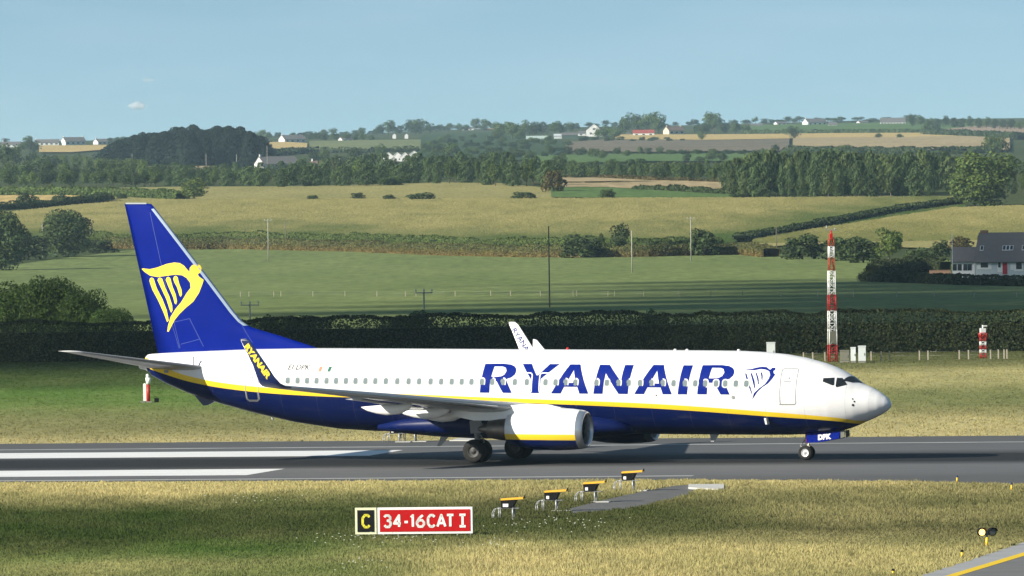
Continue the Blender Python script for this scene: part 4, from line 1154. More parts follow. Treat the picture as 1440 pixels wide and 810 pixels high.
# ------------------------------------------------------------------ poles, masts, fences
def pole(label, u, vt, vb, m=WOOD, arm=False, Y=None, r=.11, group=None):
    if Y is None: p = terr(u, vb)
    else: p = Vector(((u - 720) * Y / F, Y, float(zfun((u - 720) * Y / F, Y))))
    top = at(u, vt, p.y).z - p.z
    t = thing('utility_pole', label, 'pole', p, 0, group)
    b = MB(); b.tube((0, 0, -.3), (0, 0, top), r, r * .72, 8); b.build('shaft', m, t)
    if arm:
        b = MB(); b.box((0, -.12, top - .35), (1.5, .09, .09)); a = b.build('crossarm', m, t)
        for x in (-.68, 0.02, .68):
            i = MB(); z = top - .29 if x else top
            i.tube((x, -.12, z - .0), (x, -.12, z + .1), .03, .03, 6); i.tube((x, -.12, z + .1), (x, -.12, z + .26), .07, .045, 6); i.build('insulator', CABINET, a)
    return t
pole('pale pole in front of the large round tree at left', 60, 313, 362, PALEWOOD)
pole('short dark pole right of the large round tree at left', 128, 307, 346)
pole('pale pole standing in the pasture right of the tail fin', 377.5, 308, 368, PALEWOOD, True)
pole('dark pole on the field bank right of the pale pasture pole', 402, 309, 347)
pole('tallest dark pole, standing in the pasture above the titles', 773, 318, 433, r=.085)
pole('thin dark pole in the pasture right of the upright dark tree', 889, 324, 384, PALEWOOD)
pole('pole with a pale foot beside the dense dark bush', 972, 305, 368, PALEWOOD, True)
pole('short pole on the field bank left of the clump behind the mast', 1092, 320, 352)
pole('short pole with a crossarm above the hedge right of the tail fin', 351, 423, 0, PALEWOOD, True, Y=760, r=.08)
pole('short pole with a crossarm at the foot of the pasture above the mid fuselage', 596, 406, 0, PALEWOOD, True, Y=800, r=.08)
for u, a, b, lb in ((186, 216, 239, 'left'), (290, 216, 238, 'middle'), (333, 217, 243, 'right')):
    pole(lb + 'most of the three thin poles before the dark conifer wood' if lb != 'middle' else 'middle one of the three thin poles before the dark conifer wood', u, a, b, PALEWOOD, r=.14, group='poles before the conifer wood')
pole('thin pole in the planted belt left of the long field', 376, 205, 240, PALEWOOD, r=.12)

def lattice(name, label, u, vt, vb, w, bands, seed=0, foot=None):
    p = ground(u, vb); top = at(u, vt, p.y).z
    t = thing(name, label, 'mast', p, R(12))
    n = len(bands)
    z0 = 0
    for (z1, wa, wb, m) in bands:
        b = MB(); za, zb = z0 * top, z1 * top
        cs = [(-1, -1), (1, -1), (1, 1), (-1, 1)]
        for sx, sy in cs: b.tube((sx * wa / 2, sy * wa / 2, za), (sx * wb / 2, sy * wb / 2, zb), .038, .038, 6)
        k = max(1, round((zb - za) / (wa * .85)))
        for i in range(k):
            f0, f1 = i / k, (i + 1) / k
            h0, h1 = za + (zb - za) * f0, za + (zb - za) * f1
            w0, w1 = wa + (wb - wa) * f0, wa + (wb - wa) * f1
            for j in range(4):
                a, c = cs[j], cs[(j + 1) % 4]
                if i % 2: a, c = c, a
                b.tube((a[0] * w0 / 2, a[1] * w0 / 2, h0), (c[0] * w1 / 2, c[1] * w1 / 2, h1), .024, .024, 5)
                b.tube((a[0] * w1 / 2, a[1] * w1 / 2, h1), (c[0] * w1 / 2, c[1] * w1 / 2, h1), .022, .022, 5)
        b.build('lattice_section', m, t)
        z0 = z1
    return t, top
REDL = mat('mast_red', (.33, .02, .016), .5, .4, var=.1); WHL = mat('mast_white', (.72, .73, .72), .5, .4, var=.06); RUST = mat('mast_rusty_red', (.30, .07, .03), .6, .3, var=.2)
mt, mh = lattice('lattice_mast', 'tall red and white lattice mast by the airfield hedge', 1171, 336, 509, .5,
    [(.14, .52, .52, REDL), (.265, .52, .50, WHL), (.415, .50, .48, WHL), (.545, .48, .46, REDL), (.74, .44, .42, WHL), (.845, .36, .34, RUST), (.94, .34, .33, WHL), (1.0, .33, .32, RUST)])
b = MB(); b.box((0, 0, mh * .20), (.56, .56, mh * .10)); b.build('equipment_box', CABDARK, mt)
b = MB(); b.box((0, 0, mh * 1.02), (.20, .20, .42)); b.tube((0, 0, mh), (0, 0, mh + .6), .05, .05, 6); b.build('mast_cap', RED, mt)
b = MB(); b.box((0, 0, mh + .62), (.75, .06, .06)); b.tube((-.32, 0, mh + .6), (-.32, 0, mh + .95), .03, .03, 6); b.tube((.3, 0, mh + .6), (.3, 0, mh + .75), .04, .04, 6); b.build('antenna', GALV, mt)
m2, h2 = lattice('lattice_mast', 'short red and white lattice mast at the right by the hedge', 1382.5, 468, 504, .3,
    [(.2, .34, .34, REDL), (.34, .34, .34, WHL), (.5, .34, .34, REDL), (.66, .34, .34, WHL), (.82, .34, .34, REDL), (1.0, .42, .40, RED)])
b = MB(); b.box((0, 0, h2 + .12), (.36, .36, .4)); b.tube((0, 0, h2 + .2), (0, 0, h2 + .55), .05, .05, 6); b.box((.16, 0, h2 + .48), (.3, .1, .08)); b.build('lamp_head', WHITE, m2)

def cabinet(label, u, vt, vb, w, m, Y=None, roof=True, d=.5):
    p = ground(u, vb) if Y is None else Vector(((u - 720) * Y / F, Y, 0))
    h = at(u, vt, p.y).z; s = p.y / F
    t = thing('equipment_cabinet', label, 'cabinet', p, R(-4))
    b = MB(); b.box((0, 0, .05), (w * s * 1.05, d * 1.05, .1)); b.build('plinth', GREYCON, t)
    b = MB(); b.box((0, 0, .1 + (h - .1) / 2), (w * s, d, h - .16)); b.build('body', m, t)
    b = MB(); b.box((0, 0, h - .04), (w * s * 1.08, d * 1.12, .07)); b.build('lid', m, t)
    b = MB(); b.box((w * s * .3, -d / 2 - .02, h * .5), (.03, .04, .16)); b.build('handle', GALV, t)
cabinet('tall pale grey cabinet right of the red and white mast', 1212.5, 486, 510, 10.5, CABINET)
cabinet('low olive grey box right against the foot of the red and white mast', 1188, 492, 509.5, 13, CABDARK)
cabinet('small grey cabinet between the olive box and the tall pale cabinet', 1200, 488, 510, 7, CABINET, d=.4)
cabinet('pale box seen above the roof of the forward fuselage', 1083, 481, 0, 12, CABINET, Y=655)

def fence(label, posts, h, m, rail=True, Y=None, name='wire_fence'):
    pts = [(ground(u, v) if z0 else terr(u, v)) for u, v, z0 in posts]
    o0 = pts[0]
    t = thing(name, label, 'fence', o0)
    for p in pts:
        q = p - o0
        b = MB(); b.box((q.x, q.y, q.z + h / 2), (.09, .09, h)); b.box((q.x, q.y, q.z + h + .015), (.11, .11, .03)); b.build('post', m, t)
    if rail:
        b = MB()
        for p, q in zip(pts[:-1], pts[1:]):
            for z in (.5, .92): b.tube(p - o0 + Vector((0, 0, h * z)), q - o0 + Vector((0, 0, h * z)), .006, .006, 4)
        b.build('wire', GALV, t)
fence('low fence of pale paired posts along the airfield hedge', [(u, 508 - (u - 1171) * .014, True) for u in (1130, 1143, 1160, 1225, 1239, 1251, 1293, 1305, 1349, 1362, 1393, 1404, 1412, 1416)], .62, POSTWOOD)
fence('thin wire fence crossing the pasture', [(u, 417 + (abs(u - 700) / 700) * 1.5, False) for u in (262, 300, 338, 350, 385, 395, 440, 485, 530, 570, 585, 640, 690, 718, 760, 806, 811, 855, 864, 905, 955, 1000, 1044, 1098, 1150, 1200, 1261, 1314, 1370, 1430)], .75, POSTWOOD)

# ------------------------------------------------------------------ the airliner
NOSE_DOWN = R(.65)
pl = thing('airliner', 'white airliner with a blue tail, yellow harp and blue belly on the runway', 'aeroplane', ground(701, 648) + Vector((0, 0, .016)))
pl.rotation_euler = (Matrix.Rotation(R(-20.3), 3, 'Z') @ Matrix.Rotation(NOSE_DOWN, 3, 'Y')).to_euler()

# station tables: x forward from the main wheels, top, bottom, half width
ST = [(-18.30, 4.86, 4.42, .10), (-18.18, 4.98, 4.20, .22), (-17.96, 5.02, 3.95, .33), (-17.08, 5.08, 3.53, .58), (-15.98, 5.14, 3.10, .86), (-14.32, 5.22, 2.62, 1.20), (-12.67, 5.30, 2.21, 1.49),
      (-10.47, 5.34, 1.76, 1.72), (-8.09, 5.35, 1.45, 1.84), (-6.2, 5.35, 1.36, 1.88), (-3, 5.35, 1.34, 1.88), (0, 5.35, 1.34, 1.88), (4, 5.35, 1.34, 1.88), (8.66, 5.35, 1.34, 1.88), (11, 5.345, 1.34, 1.88),
      (12.5, 5.33, 1.345, 1.87), (13.6, 5.28, 1.35, 1.85), (14.67, 5.18, 1.36, 1.81), (15.65, 5.01, 1.40, 1.73), (16.61, 4.76, 1.48, 1.60), (17.1, 4.58, 1.53, 1.50), (17.5, 4.40, 1.61, 1.38), (17.86, 4.19, 1.72, 1.26), (18.22, 3.93, 1.86, 1.12),
      (18.5, 3.78, 1.99, 1.00), (18.9, 3.62, 2.15, .83), (19.3, 3.40, 2.34, .61), (19.6, 3.18, 2.53, .38), (19.76, 2.99, 2.68, .19), (19.80, 2.86, 2.80, .05)]
SX = np.array([s[0] for s in ST]); 
def stn(x):
    return [float(np.interp(x, SX, [s[i] for s in ST])) for i in (1, 2, 3)]
def half_w(x, z):
    zt, zb, hw = stn(x); zc = zb + (zt - zb) * .512
    a = (z - zc) / (zt - zc) if z > zc else (zc - z) / (zc - zb)
    return hw * math.sqrt(max(0.0, 1 - min(1, abs(a)) ** 2))
def ring(x, n=64):
    zt, zb, hw = stn(x); zc = zb + (zt - zb) * .512
    return [(x, hw * math.cos(2 * PI * i / n), zc + (zt - zc if math.sin(2 * PI * i / n) > 0 else zc - zb) * math.sin(2 * PI * i / n)) for i in range(n)]
def paint_fuselage():
    m, n, l, b = newmat('fuselage_paint')
    tc = n.new('ShaderNodeTexCoord'); sp = n.new('ShaderNodeSeparateXYZ'); l.new(tc.outputs['Object'], sp.inputs[0])
    mx = n.new('ShaderNodeMapRange'); mx.inputs[1].default_value = -19; mx.inputs[2].default_value = 20; l.new(sp.outputs[0], mx.inputs[0])
    mz = n.new('ShaderNodeMath'); mz.operation = 'DIVIDE'; mz.inputs[1].default_value = 5; l.new(sp.outputs[2], mz.inputs[0])
    def curve(pts):
        c = n.new('ShaderNodeFloatCurve'); cu = c.mapping.curves[0]
        P = [((x + 19) / 39, z / 5) for x, z in pts]
        cu.points[0].location = (0, P[0][1]); cu.points[1].location = (1, P[-1][1])
        for q in P: cu.points.new(*q)
        c.mapping.update(); l.new(mx.outputs[0], c.inputs[1])
        g = n.new('ShaderNodeMath'); g.operation = 'SUBTRACT'; l.new(mz.outputs[0], g.inputs[0]); l.new(c.outputs[0], g.inputs[1])
        s = n.new('ShaderNodeMapRange'); s.inputs[1].default_value = -.0012; s.inputs[2].default_value = .0012; l.new(g.outputs[0], s.inputs[0])
        return s
    up = curve([(-18.2, 4.84), (-17.9, 4.62), (-17.23, 4.41), (-15.26, 3.90), (-13.05, 3.60), (-9.77, 3.39), (-4, 3.21), (2.02, 3.03), (7.35, 2.88), (9.27, 2.80), (14.11, 2.50), (17.28, 2.25), (18.91, 2.03)])
    lo = curve([(-18.2, 4.45), (-17.9, 4.28), (-17.23, 4.09), (-15.26, 3.63), (-13.05, 3.34), (-9.77, 3.12), (-4, 2.98), (2.02, 2.83), (7.35, 2.66), (9.27, 2.58), (14.11, 2.28), (17.28, 2.07), (18.91, 1.86)])
    nz = n.new('ShaderNodeTexNoise'); nz.inputs['Scale'].default_value = 1.1; nz.inputs['Detail'].default_value = 7
    mp = n.new('ShaderNodeMapping'); mp.inputs['Scale'].default_value = (.5, 1, 1.6); l.new(tc.outputs['Object'], mp.inputs[0]); l.new(mp.outputs[0], nz.inputs['Vector'])
    mr = n.new('ShaderNodeMapRange'); mr.inputs[3].default_value = .93; mr.inputs[4].default_value = 1.05; l.new(nz.outputs[0], mr.inputs[0])
    a = n.new('ShaderNodeMix'); a.data_type = 'RGBA'; a.inputs[6].default_value = (.002, .008, .068, 1); a.inputs[7].default_value = (.92, .63, .03, 1); l.new(lo.outputs[0], a.inputs[0])
    c = n.new('ShaderNodeMix'); c.data_type = 'RGBA'; c.inputs[7].default_value = (.80, .80, .80, 1); l.new(up.outputs[0], c.inputs[0]); l.new(a.outputs[2], c.inputs[6])
    vm = n.new('ShaderNodeVectorMath'); vm.operation = 'SCALE'; l.new(c.outputs[2], vm.inputs[0]); l.new(mr.outputs[0], vm.inputs['Scale'])
    fx = n.new('ShaderNodeMath'); fx.operation = 'MODULO'; fx.inputs[1].default_value = 1.9
    ax = n.new('ShaderNodeMath'); ax.inputs[1].default_value = 60; l.new(sp.outputs[0], ax.inputs[0]); l.new(ax.outputs[0], fx.inputs[0])
    lt = n.new('ShaderNodeMath'); lt.operation = 'LESS_THAN'; lt.inputs[1].default_value = .022; l.new(fx.outputs[0], lt.inputs[0])
    gz = n.new('ShaderNodeTexNoise'); gz.inputs['Scale'].default_value = 1; gz.inputs['Detail'].default_value = 6; gz.inputs['Roughness'].default_value = .7
    gm = n.new('ShaderNodeMapping'); gm.inputs['Scale'].default_value = (.45, .6, 2.6); l.new(tc.outputs['Object'], gm.inputs[0]); l.new(gm.outputs[0], gz.inputs['Vector'])
    gr_ = n.new('ShaderNodeMapRange'); gr_.inputs[1].default_value = .56; gr_.inputs[2].default_value = .74; gr_.inputs[4].default_value = .16; l.new(gz.outputs[0], gr_.inputs[0])
    mxl = n.new('ShaderNodeMath'); mxl.operation = 'MULTIPLY_ADD'; mxl.inputs[1].default_value = .25; l.new(lt.outputs[0], mxl.inputs[0]); l.new(gr_.outputs[0], mxl.inputs[2])
    dm = n.new('ShaderNodeMix'); dm.data_type = 'RGBA'; dm.inputs[7].default_value = (.16, .15, .14, 1); l.new(mxl.outputs[0], dm.inputs[0]); l.new(vm.outputs[0], dm.inputs[6])
    l.new(dm.outputs[2], b.inputs['Base Color'])
    # faint skin joints
    wv = n.new('ShaderNodeTexWave'); wv.wave_type = 'BANDS'; wv.bands_direction = 'X'; wv.inputs['Scale'].default_value = .31
    l.new(tc.outputs['Object'], wv.inputs['Vector'])
    bp = n.new('ShaderNodeBump'); bp.inputs['Strength'].default_value = .04; bp.inputs['Distance'].default_value = .02
    l.new(nz.outputs[0], bp.inputs['Height']); l.new(bp.outputs[0], b.inputs['Normal'])
    b.inputs['Roughness'].default_value = .32; b.inputs['Specular IOR Level'].default_value = .25; b.inputs['Coat Weight'].default_value = .06; b.inputs['Coat Roughness'].default_value = .12
    return m
FUSE = paint_fuselage()
xs = sorted(set([s[0] for s in ST] + list(np.linspace(-18, 12, 41)) + list(np.linspace(12, 18, 25)) + list(np.linspace(18, 19.7, 12))))
b = MB(); b.loft([ring(x) for x in xs if x < 18.62] + [ring(18.62)], cap1=False)
fus = b.build('fuselage', FUSE, pl)
b = MB(); b.loft([ring(x) for x in [18.62] + [x for x in xs if x > 18.63]], cap0=False)
b.build('nose_cone', FUSE, pl)
b = MB(); b.lathe([(-18.12, .36), (-18.3, .24), (-18.55, .20), (-18.6, .17), (-18.45, .12)], (0, 0, 4.48), 20); b.build('auxiliary_exhaust', METAL, pl)

def wrap2d(loops_list, fn, cut=.14, name='decal', m=None, parent=None, thick=None):
    """flat painted shape from 2D loops (outer, holes...), cut fine and laid on a surface by fn(a, b)"""
    bm = bmesh.new()
    for loops in loops_list:
        L3 = [[Vector((p[0], p[1], 0)) for p in lp] for lp in loops]
        tri = tessellate_polygon(L3)
        vs = [bm.verts.new(v) for lp in L3 for v in lp]
        for t in tri:
            try: bm.faces.new([vs[i] for i in t])
            except ValueError: pass
    return lay(bm, fn, cut, name, m, parent)
def lay(bm, fn, cut, name, m, parent):
    xs_ = [v.co.x for v in bm.verts]; ys_ = [v.co.y for v in bm.verts]
    if cut:
        for lo, hi, ax in ((min(xs_), max(xs_), 0), (min(ys_), max(ys_), 1)):
            k = lo + cut
            while k < hi:
                pc = Vector((k, 0, 0)) if ax == 0 else Vector((0, k, 0)); pn = Vector((1, 0, 0)) if ax == 0 else Vector((0, 1, 0))
                bmesh.ops.bisect_plane(bm, geom=bm.verts[:] + bm.edges[:] + bm.faces[:], dist=1e-5, plane_co=pc, plane_no=pn)
                k += cut
    for v in bm.verts: v.co = Vector(fn(v.co.x, v.co.y))
    me = bpy.data.meshes.new(name); bm.to_mesh(me); bm.free()
    for p in me.polygons: p.use_smooth = True
    return linkmesh(name, me, m, parent)
def textbm(s, size, bold=0.0, shear=0.0, spacing=1.0):
    cu = bpy.data.curves.new('lettering', 'FONT'); cu.body = s; cu.size = size; cu.offset = bold; cu.shear = shear; cu.space_character = spacing
    cu.resolution_u = 3; cu.align_x = 'LEFT'
    ob = bpy.data.objects.new('lettering_source', cu)
    me = bpy.data.meshes.new_from_object(ob)
    bm = bmesh.new(); bm.from_mesh(me)
    bmesh.ops.triangulate(bm, faces=bm.faces[:])
    bpy.data.objects.remove(ob); bpy.data.curves.remove(cu); bpy.data.meshes.remove(me)
    return bm
on_side = lambda off: (lambda x, z: (x, -(half_w(x, z) + off), z))

# titles
R1 = [(-0.12, 4.68), (0.55, 4.69), (0.86, 4.69), (1.21, 4.65), (1.40, 4.57), (1.51, 4.46), (1.53, 4.33), (1.49, 4.19), (1.34, 4.05), (1.07, 3.96), (1.38, 3.31), (0.93, 3.31), (0.60, 3.86), (0.27, 3.86), (0.24, 3.31), (-0.24, 3.31)]
R1h = [(0.38, 4.56), (0.81, 4.56), (0.97, 4.50), (1.04, 4.35), (0.96, 4.18), (0.81, 4.10), (0.56, 4.07), (0.30, 4.07)]
Yl = [(1.78, 4.69), (2.25, 4.69), (2.60, 4.15), (2.70, 4.17), (3.17, 4.69), (3.66, 4.69), (2.83, 3.98), (2.82, 3.31), (2.32, 3.31), (2.36, 3.93)]
A1 = [(3.39, 3.30), (4.2, 4.68), (4.72, 4.68), (5.27, 3.30), (4.82, 3.30), (4.71, 3.62), (4.04, 3.62), (3.87, 3.30)]
A1h = [(4.45, 4.42), (4.62, 3.81), (4.17, 3.81)]
Nl = [(5.71, 4.67), (6.21, 4.67), (6.90, 3.90), (6.98, 4.67), (7.42, 4.67), (7.26, 3.30), (6.8, 3.30), (6.09, 4.28), (5.99, 3.30), (5.53, 3.30)]
A2 = [(x + 4.21, z) for x, z in A1]; A2h = [(x + 4.21, z) for x, z in A1h]
Il = [(9.92, 4.67), (10.4, 4.67), (10.24, 3.30), (9.78, 3.30)]
R2 = [(x + 11.0, z) for x, z in R1]; R2h = [(x + 11.0, z) for x, z in R1h]
wrap2d([[R1, R1h], [Yl], [A1, A1h], [Nl], [A2, A2h], [Il], [R2, R2h]], on_side(.012), .12, 'title_lettering', LETTER, pl)
# harp on the nose
H0 = [(13.01, 4.49), (13.32, 4.51), (13.57, 4.58), (13.81, 4.62), (14.06, 4.61), (14.27, 4.48), (14.34, 4.57), (14.49, 4.58), (14.52, 4.49), (14.43, 4.42), (14.48, 4.32), (14.56, 4.27), (14.46, 4.09), (14.27, 3.85), (13.99, 3.67), (13.75, 3.44), (13.5, 3.09), (13.59, 3.38), (13.84, 3.61), (14.12, 3.82), (14.27, 4.06), (14.32, 4.23), (14.24, 4.41), (14.06, 4.49), (13.81, 4.52), (13.5, 4.46), (13.13, 4.47)]
H1 = [(13.07, 4.31), (13.14, 4.31), (13.36, 3.82), (13.51, 3.34), (13.48, 3.34), (13.27, 3.82)]
H2 = [(13.34, 4.32), (13.41, 4.32), (13.59, 3.96), (13.65, 3.61), (13.61, 3.61), (13.49, 3.96)]
H3 = [(13.59, 4.33), (13.65, 4.33), (13.77, 4.08), (13.82, 3.81), (13.78, 3.81), (13.70, 4.08)]
H4 = [(13.83, 4.36), (13.89, 4.36), (13.96, 4.2), (13.97, 4.01), (13.93, 4.01), (13.89, 4.2)]
wrap2d([[H0], [H1], [H2], [H3], [H4]], on_side(.012), .12, 'harp_emblem', LETTER, pl)
# registration and flag
bm = textbm('EI-DPK', .36, .0, .25)
lay(bm, lambda a, b: on_side(.012)(-10.27 + a * 1.06, 4.34 + b * 1.0), .1, 'registration_lettering', mat('registration_grey', (.02, .022, .03), .6, .1), pl)
fl_ = lambda x0, m: wrap2d([[[(x0 + .05, 4.49), (x0 + .20, 4.49), (x0 + .15, 4.26), (x0, 4.26)]]], on_side(.012), .1, 'flag', m, pl)
fl_(-8.64, ORANGE); fl_(-8.16, GREEN); fl_(-8.40, WHITE)

# cabin windows, one mesh for the pane and one for the frame, copied along the cabin
WXS = [-10.18, -9.66, -9.16, -8.66, -8.14, -7.64, -7.13, -6.63, -6.12, -5.61, -5.07, -4.48, -3.9, -3.36, -2.77, -2.23, -1.69, -1.18, -0.68, -0.15, 0.38, 0.91, 1.53, 2.14, 3.09, 3.6, 4.1, 4.6, 5.67, 6.2, 6.78, 7.3, 7.87, 8.44, 9.01, 9.56, 10.13, 10.65, 11.15, 11.69, 12.15, 12.68, 13.2]
def rrect(cx, cz, w, h, r, n=5):
    out = []
    for sx, sz, a0 in ((1, 1, 0), (-1, 1, 90), (-1, -1, 180), (1, -1, 270)):
        for k in range(n + 1):
            a = R(a0 + 90 * k / n)
            out.append((cx + sx * (w / 2 - r) + r * math.cos(a), cz + sz * (h / 2 - r) + r * math.sin(a)))
    return out
ZW = 3.83
pane_me = frame_me = None
for x in WXS:
    fn = on_side(.019); ff = on_side(.016)
    if pane_me is None or not (-7 < x < 11.5):
        wd = wrap2d([[rrect(x, ZW, .225, .30, .09)]], fn, .08, 'cabin_window', CABINGLASS, pl)
        fr = wrap2d([[rrect(x, ZW, .34, .43, .15)]], ff, .1, 'window_frame', SEAL, wd)
        if -6.7 < x < 11.5 and pane_me is None: pane_me, frame_me, px0 = wd.data, fr.data, x
    else:
        wd = bpy.data.objects.new('cabin_window', pane_me); COL.objects.link(wd); wd.parent = pl; wd.location = (x - px0, 0, 0)
        fr = bpy.data.objects.new('window_frame', frame_me); COL.objects.link(fr); fr.parent = wd

def outline(name, cx, cz, w, h, r, t, m, off=.014, tilt=0.0, parent=pl):
    o_, i_ = rrect(cx, cz, w, h, r, 6), rrect(cx, cz, w - 2 * t, h - 2 * t, max(.02, r - t), 6)
    sh = lambda pts: [(x + (z - cz) * tilt, z) for x, z in pts]
    return wrap2d([[sh(o_), sh(i_)]], on_side(off), .15, name, m, parent)
d1 = outline('cabin_door', 15.24, 3.70, .80, 1.72, .12, .03, LINE, .014, .0)
wrap2d([[rrect(15.19, 3.93, .34, .05, .02)], [rrect(15.26, 4.10, .09, .09, .04)]], on_side(.016), .1, 'door_handle', LINE, d1)
wrap2d([[rrect(15.18, 2.86, .74, .05, .02)]], on_side(.016), .1, 'door_sill', mat('sill_grey', (.30, .31, .30), .5), d1)
d2 = outline('cabin_door', -12.14, 3.56, .74, 1.5, .14, .03, mat('door_line_pale', (.40, .41, .41), .5), .014, 0)
wrap2d([[[(-12.48, 3.25), (-12.42, 3.25), (-12.42, 2.92), (-12.36, 2.87), (-11.92, 2.87), (-11.86, 2.92), (-11.86, 3.25), (-11.80, 3.25), (-11.80, 2.86), (-11.90, 2.77), (-12.38, 2.77), (-12.48, 2.86)]]], on_side(.02), .1, 'door_sill', METAL, d2)
wrap2d([[rrect(-12.1, 3.78, .25, .03, .012)], [rrect(-12.1, 3.95, .08, .07, .03)]], on_side(.016), .1, 'door_handle', LINE, d2)
for cx in (2.10, 3.06):
    outline('overwing_exit', cx, 3.78, .62, 1.02, .16, .05, WHITE, .015)
# small fittings on the side
for x, z, r_ in ((12.55, 3.18, .08), (8.7, 3.25, .03), (18.27, 2.83, .05), (18.33, 3.0, .035), (18.25, 3.12, .03)):
    wrap2d([[rrect(x, z, r_ * 2, r_ * 2.2, r_ * .95)]], on_side(.015), .05, 'vent_port', LINE if r_ > .06 else BLACK, pl)
# flight deck windows
def cockpit(pts, sgn=-1):
    fn = (lambda x, z: (x, sgn * (half_w(x, z) + .014), z))
    return wrap2d([[pts]], fn, .08, 'flight_deck_window', GLASSDARK, pl)
for sgn in (-1, 1):
    cockpit([(16.84, 4.10), (17.32, 4.12), (17.38, 3.78), (17.30, 3.76), (16.84, 3.94)], sgn)
    cockpit([(17.42, 4.11), (17.64, 4.10), (17.92, 3.80), (17.86, 3.77), (17.50, 3.67), (17.45, 3.72)], sgn)
def windshield(sgn):
    bm = bmesh.new(); n_ = 10
    rows = []
    for i in range(n_ + 1):
        row = []
        for j in range(9):
            q_ = j / 8; xa_ = 17.93 - .25 * q_; xb_ = 18.40 - .34 * q_
            x = xa_ + (xb_ - xa_) * i / n_
            zt, zb, hw = stn(x)
            y = sgn * (.05 + (.86 - .28 * (i / n_)) * j / 8)
            y = sgn * min(abs(y), hw * .97)
            zc = zb + (zt - zb) * .512
            z = zc + (zt - zc) * math.sqrt(max(0, 1 - (y / hw) ** 2))
            nrm = Vector((.5, y * .6, .8)).normalized()
            row.append(bm.verts.new(Vector((x, y, z)) + nrm * .018))
        rows.append(row)
    for i in range(n_):
        for j in range(8): bm.faces.new((rows[i][j], rows[i][j + 1], rows[i + 1][j + 1], rows[i + 1][j]))
    bmesh.ops.recalc_face_normals(bm, faces=bm.faces)
    me = bpy.data.meshes.new('flight_deck_window'); bm.to_mesh(me); bm.free()
    linkmesh('flight_deck_window', me, GLASSDARK, pl)
windshield(-1); windshield(1)

# aerofoils
def naca(t): return 10 * (.2969 * math.sqrt(max(t, 0)) - .126 * t - .3516 * t * t + .2843 * t ** 3 - .1036 * t ** 4)
TS = [1, .9, .75, .6, .45, .3, .2, .12, .06, .025, .006, 0]
def foil(le, chord, nrm, thick, up=1.0, dn=1.0):
    """closed section: upper skin from the trailing edge forward, then the lower skin back; le Vector, nrm thickness direction"""
    top = [Vector(le) + Vector((-t * chord, 0, 0)) + nrm * (naca(t) * thick * up) for t in TS]
    bot = [Vector(le) + Vector((-t * chord, 0, 0)) - nrm * (naca(t) * thick * dn) for t in TS[::-1]][1:]
    return [tuple(p) for p in top + bot]
NT = len(TS)
# fin
FIN = [(4.75, -9.2, -17.57), (5.1, -9.25, -17.66), (5.38, -9.37, -17.73), (5.52, -9.85, -17.76), (5.65, -10.29, -17.79), (5.92, -11.21, -17.86), (6.17, -12.14, -17.92), (6.33, -12.72, -17.96), (6.50, -13.10, -17.99),
       (7.05, -13.62, -18.13), (8.42, -14.73, -18.45), (10.4, -16.37, -18.92), (12.2, -17.86, -19.35), (12.32, -17.98, -19.38)]
def fin_le(z): return float(np.interp(z, [f[0] for f in FIN], [f[1] for f in FIN]))
def fin_te(z): return float(np.interp(z, [f[0] for f in FIN], [f[2] for f in FIN]))
def fin_ht(z): return .05 * min(fin_le(z) - fin_te(z), 4.6) if z < 12.25 else .03
def fin_y(x, z):
    c = fin_le(z) - fin_te(z); t = min(1, max(0, (fin_le(z) - x) / c))
    return naca(t) * fin_ht(z)
b = MB(); b.loft([foil((a, 0, z), a - c, Vector((0, 1, 0)), fin_ht(z)) for z, a, c in FIN])
fin = b.build('tail_fin', BLUE, pl)
q = []
for z in (6.42, 6.6, 7.05, 8.42, 10.4, 12.0, 12.25):
    le = fin_le(z); w = .20
    q.append([(le - w, -fin_y(le - w, z) - .008, z), (le - w * .35, -fin_y(le - w * .35, z) - .010, z), (le + .012, 0, z), (le - w * .35, fin_y(le - w * .35, z) + .010, z), (le - w, fin_y(le - w, z) + .008, z)])
b = MB(); b.loft(q, closed=False, cap0=False, cap1=False); b.build('leading_edge', LEMETAL, fin)
T0 = [(-18.48, 9.15), (-18.4, 9.18), (-18.03, 9.14), (-17.61, 9.23), (-17.12, 9.4), (-16.71, 9.47), (-16.41, 9.44), (-16.2, 9.32), (-16.05, 9.16), (-15.91, 9.01), (-15.9, 9.21), (-15.78, 9.35), (-15.6, 9.39), (-15.42, 9.34), (-15.33, 9.18), (-15.36, 9.01), (-15.48, 8.89), (-15.42, 8.79), (-15.18, 8.63), (-15.23, 8.43), (-15.4, 7.99), (-15.7, 7.57), (-16.06, 7.3), (-16.42, 6.99), (-16.72, 6.66), (-17.05, 6.1), (-17.13, 6.11), (-17.08, 6.38), (-16.93, 6.82), (-16.66, 7.21), (-16.35, 7.54), (-16.05, 7.99), (-15.84, 8.24), (-15.87, 8.49), (-16.05, 8.71), (-16.29, 8.85), (-16.65, 8.88), (-17.13, 8.82), (-17.61, 8.76), (-18.03, 8.83), (-18.33, 9.01)]
T1 = [(-18.06, 8.56), (-18.03, 8.69), (-17.93, 8.74), (-17.82, 8.68), (-17.67, 8.23), (-17.37, 7.71), (-17.13, 7.15), (-17.03, 6.65), (-17.12, 6.57), (-17.31, 7.04), (-17.58, 7.59), (-17.91, 8.15)]
T2 = [(-17.62, 8.59), (-17.58, 8.7), (-17.48, 8.74), (-17.36, 8.68), (-17.19, 8.23), (-16.98, 7.82), (-16.83, 7.38), (-16.82, 7.13), (-16.9, 7.03), (-16.98, 7.21), (-17.13, 7.65), (-17.4, 8.18)]
T3 = [(-17.17, 8.62), (-17.13, 8.73), (-17.03, 8.78), (-16.92, 8.71), (-16.8, 8.29), (-16.64, 7.93), (-16.57, 7.6), (-16.62, 7.43), (-16.7, 7.49), (-16.77, 7.76), (-17.01, 8.26)]
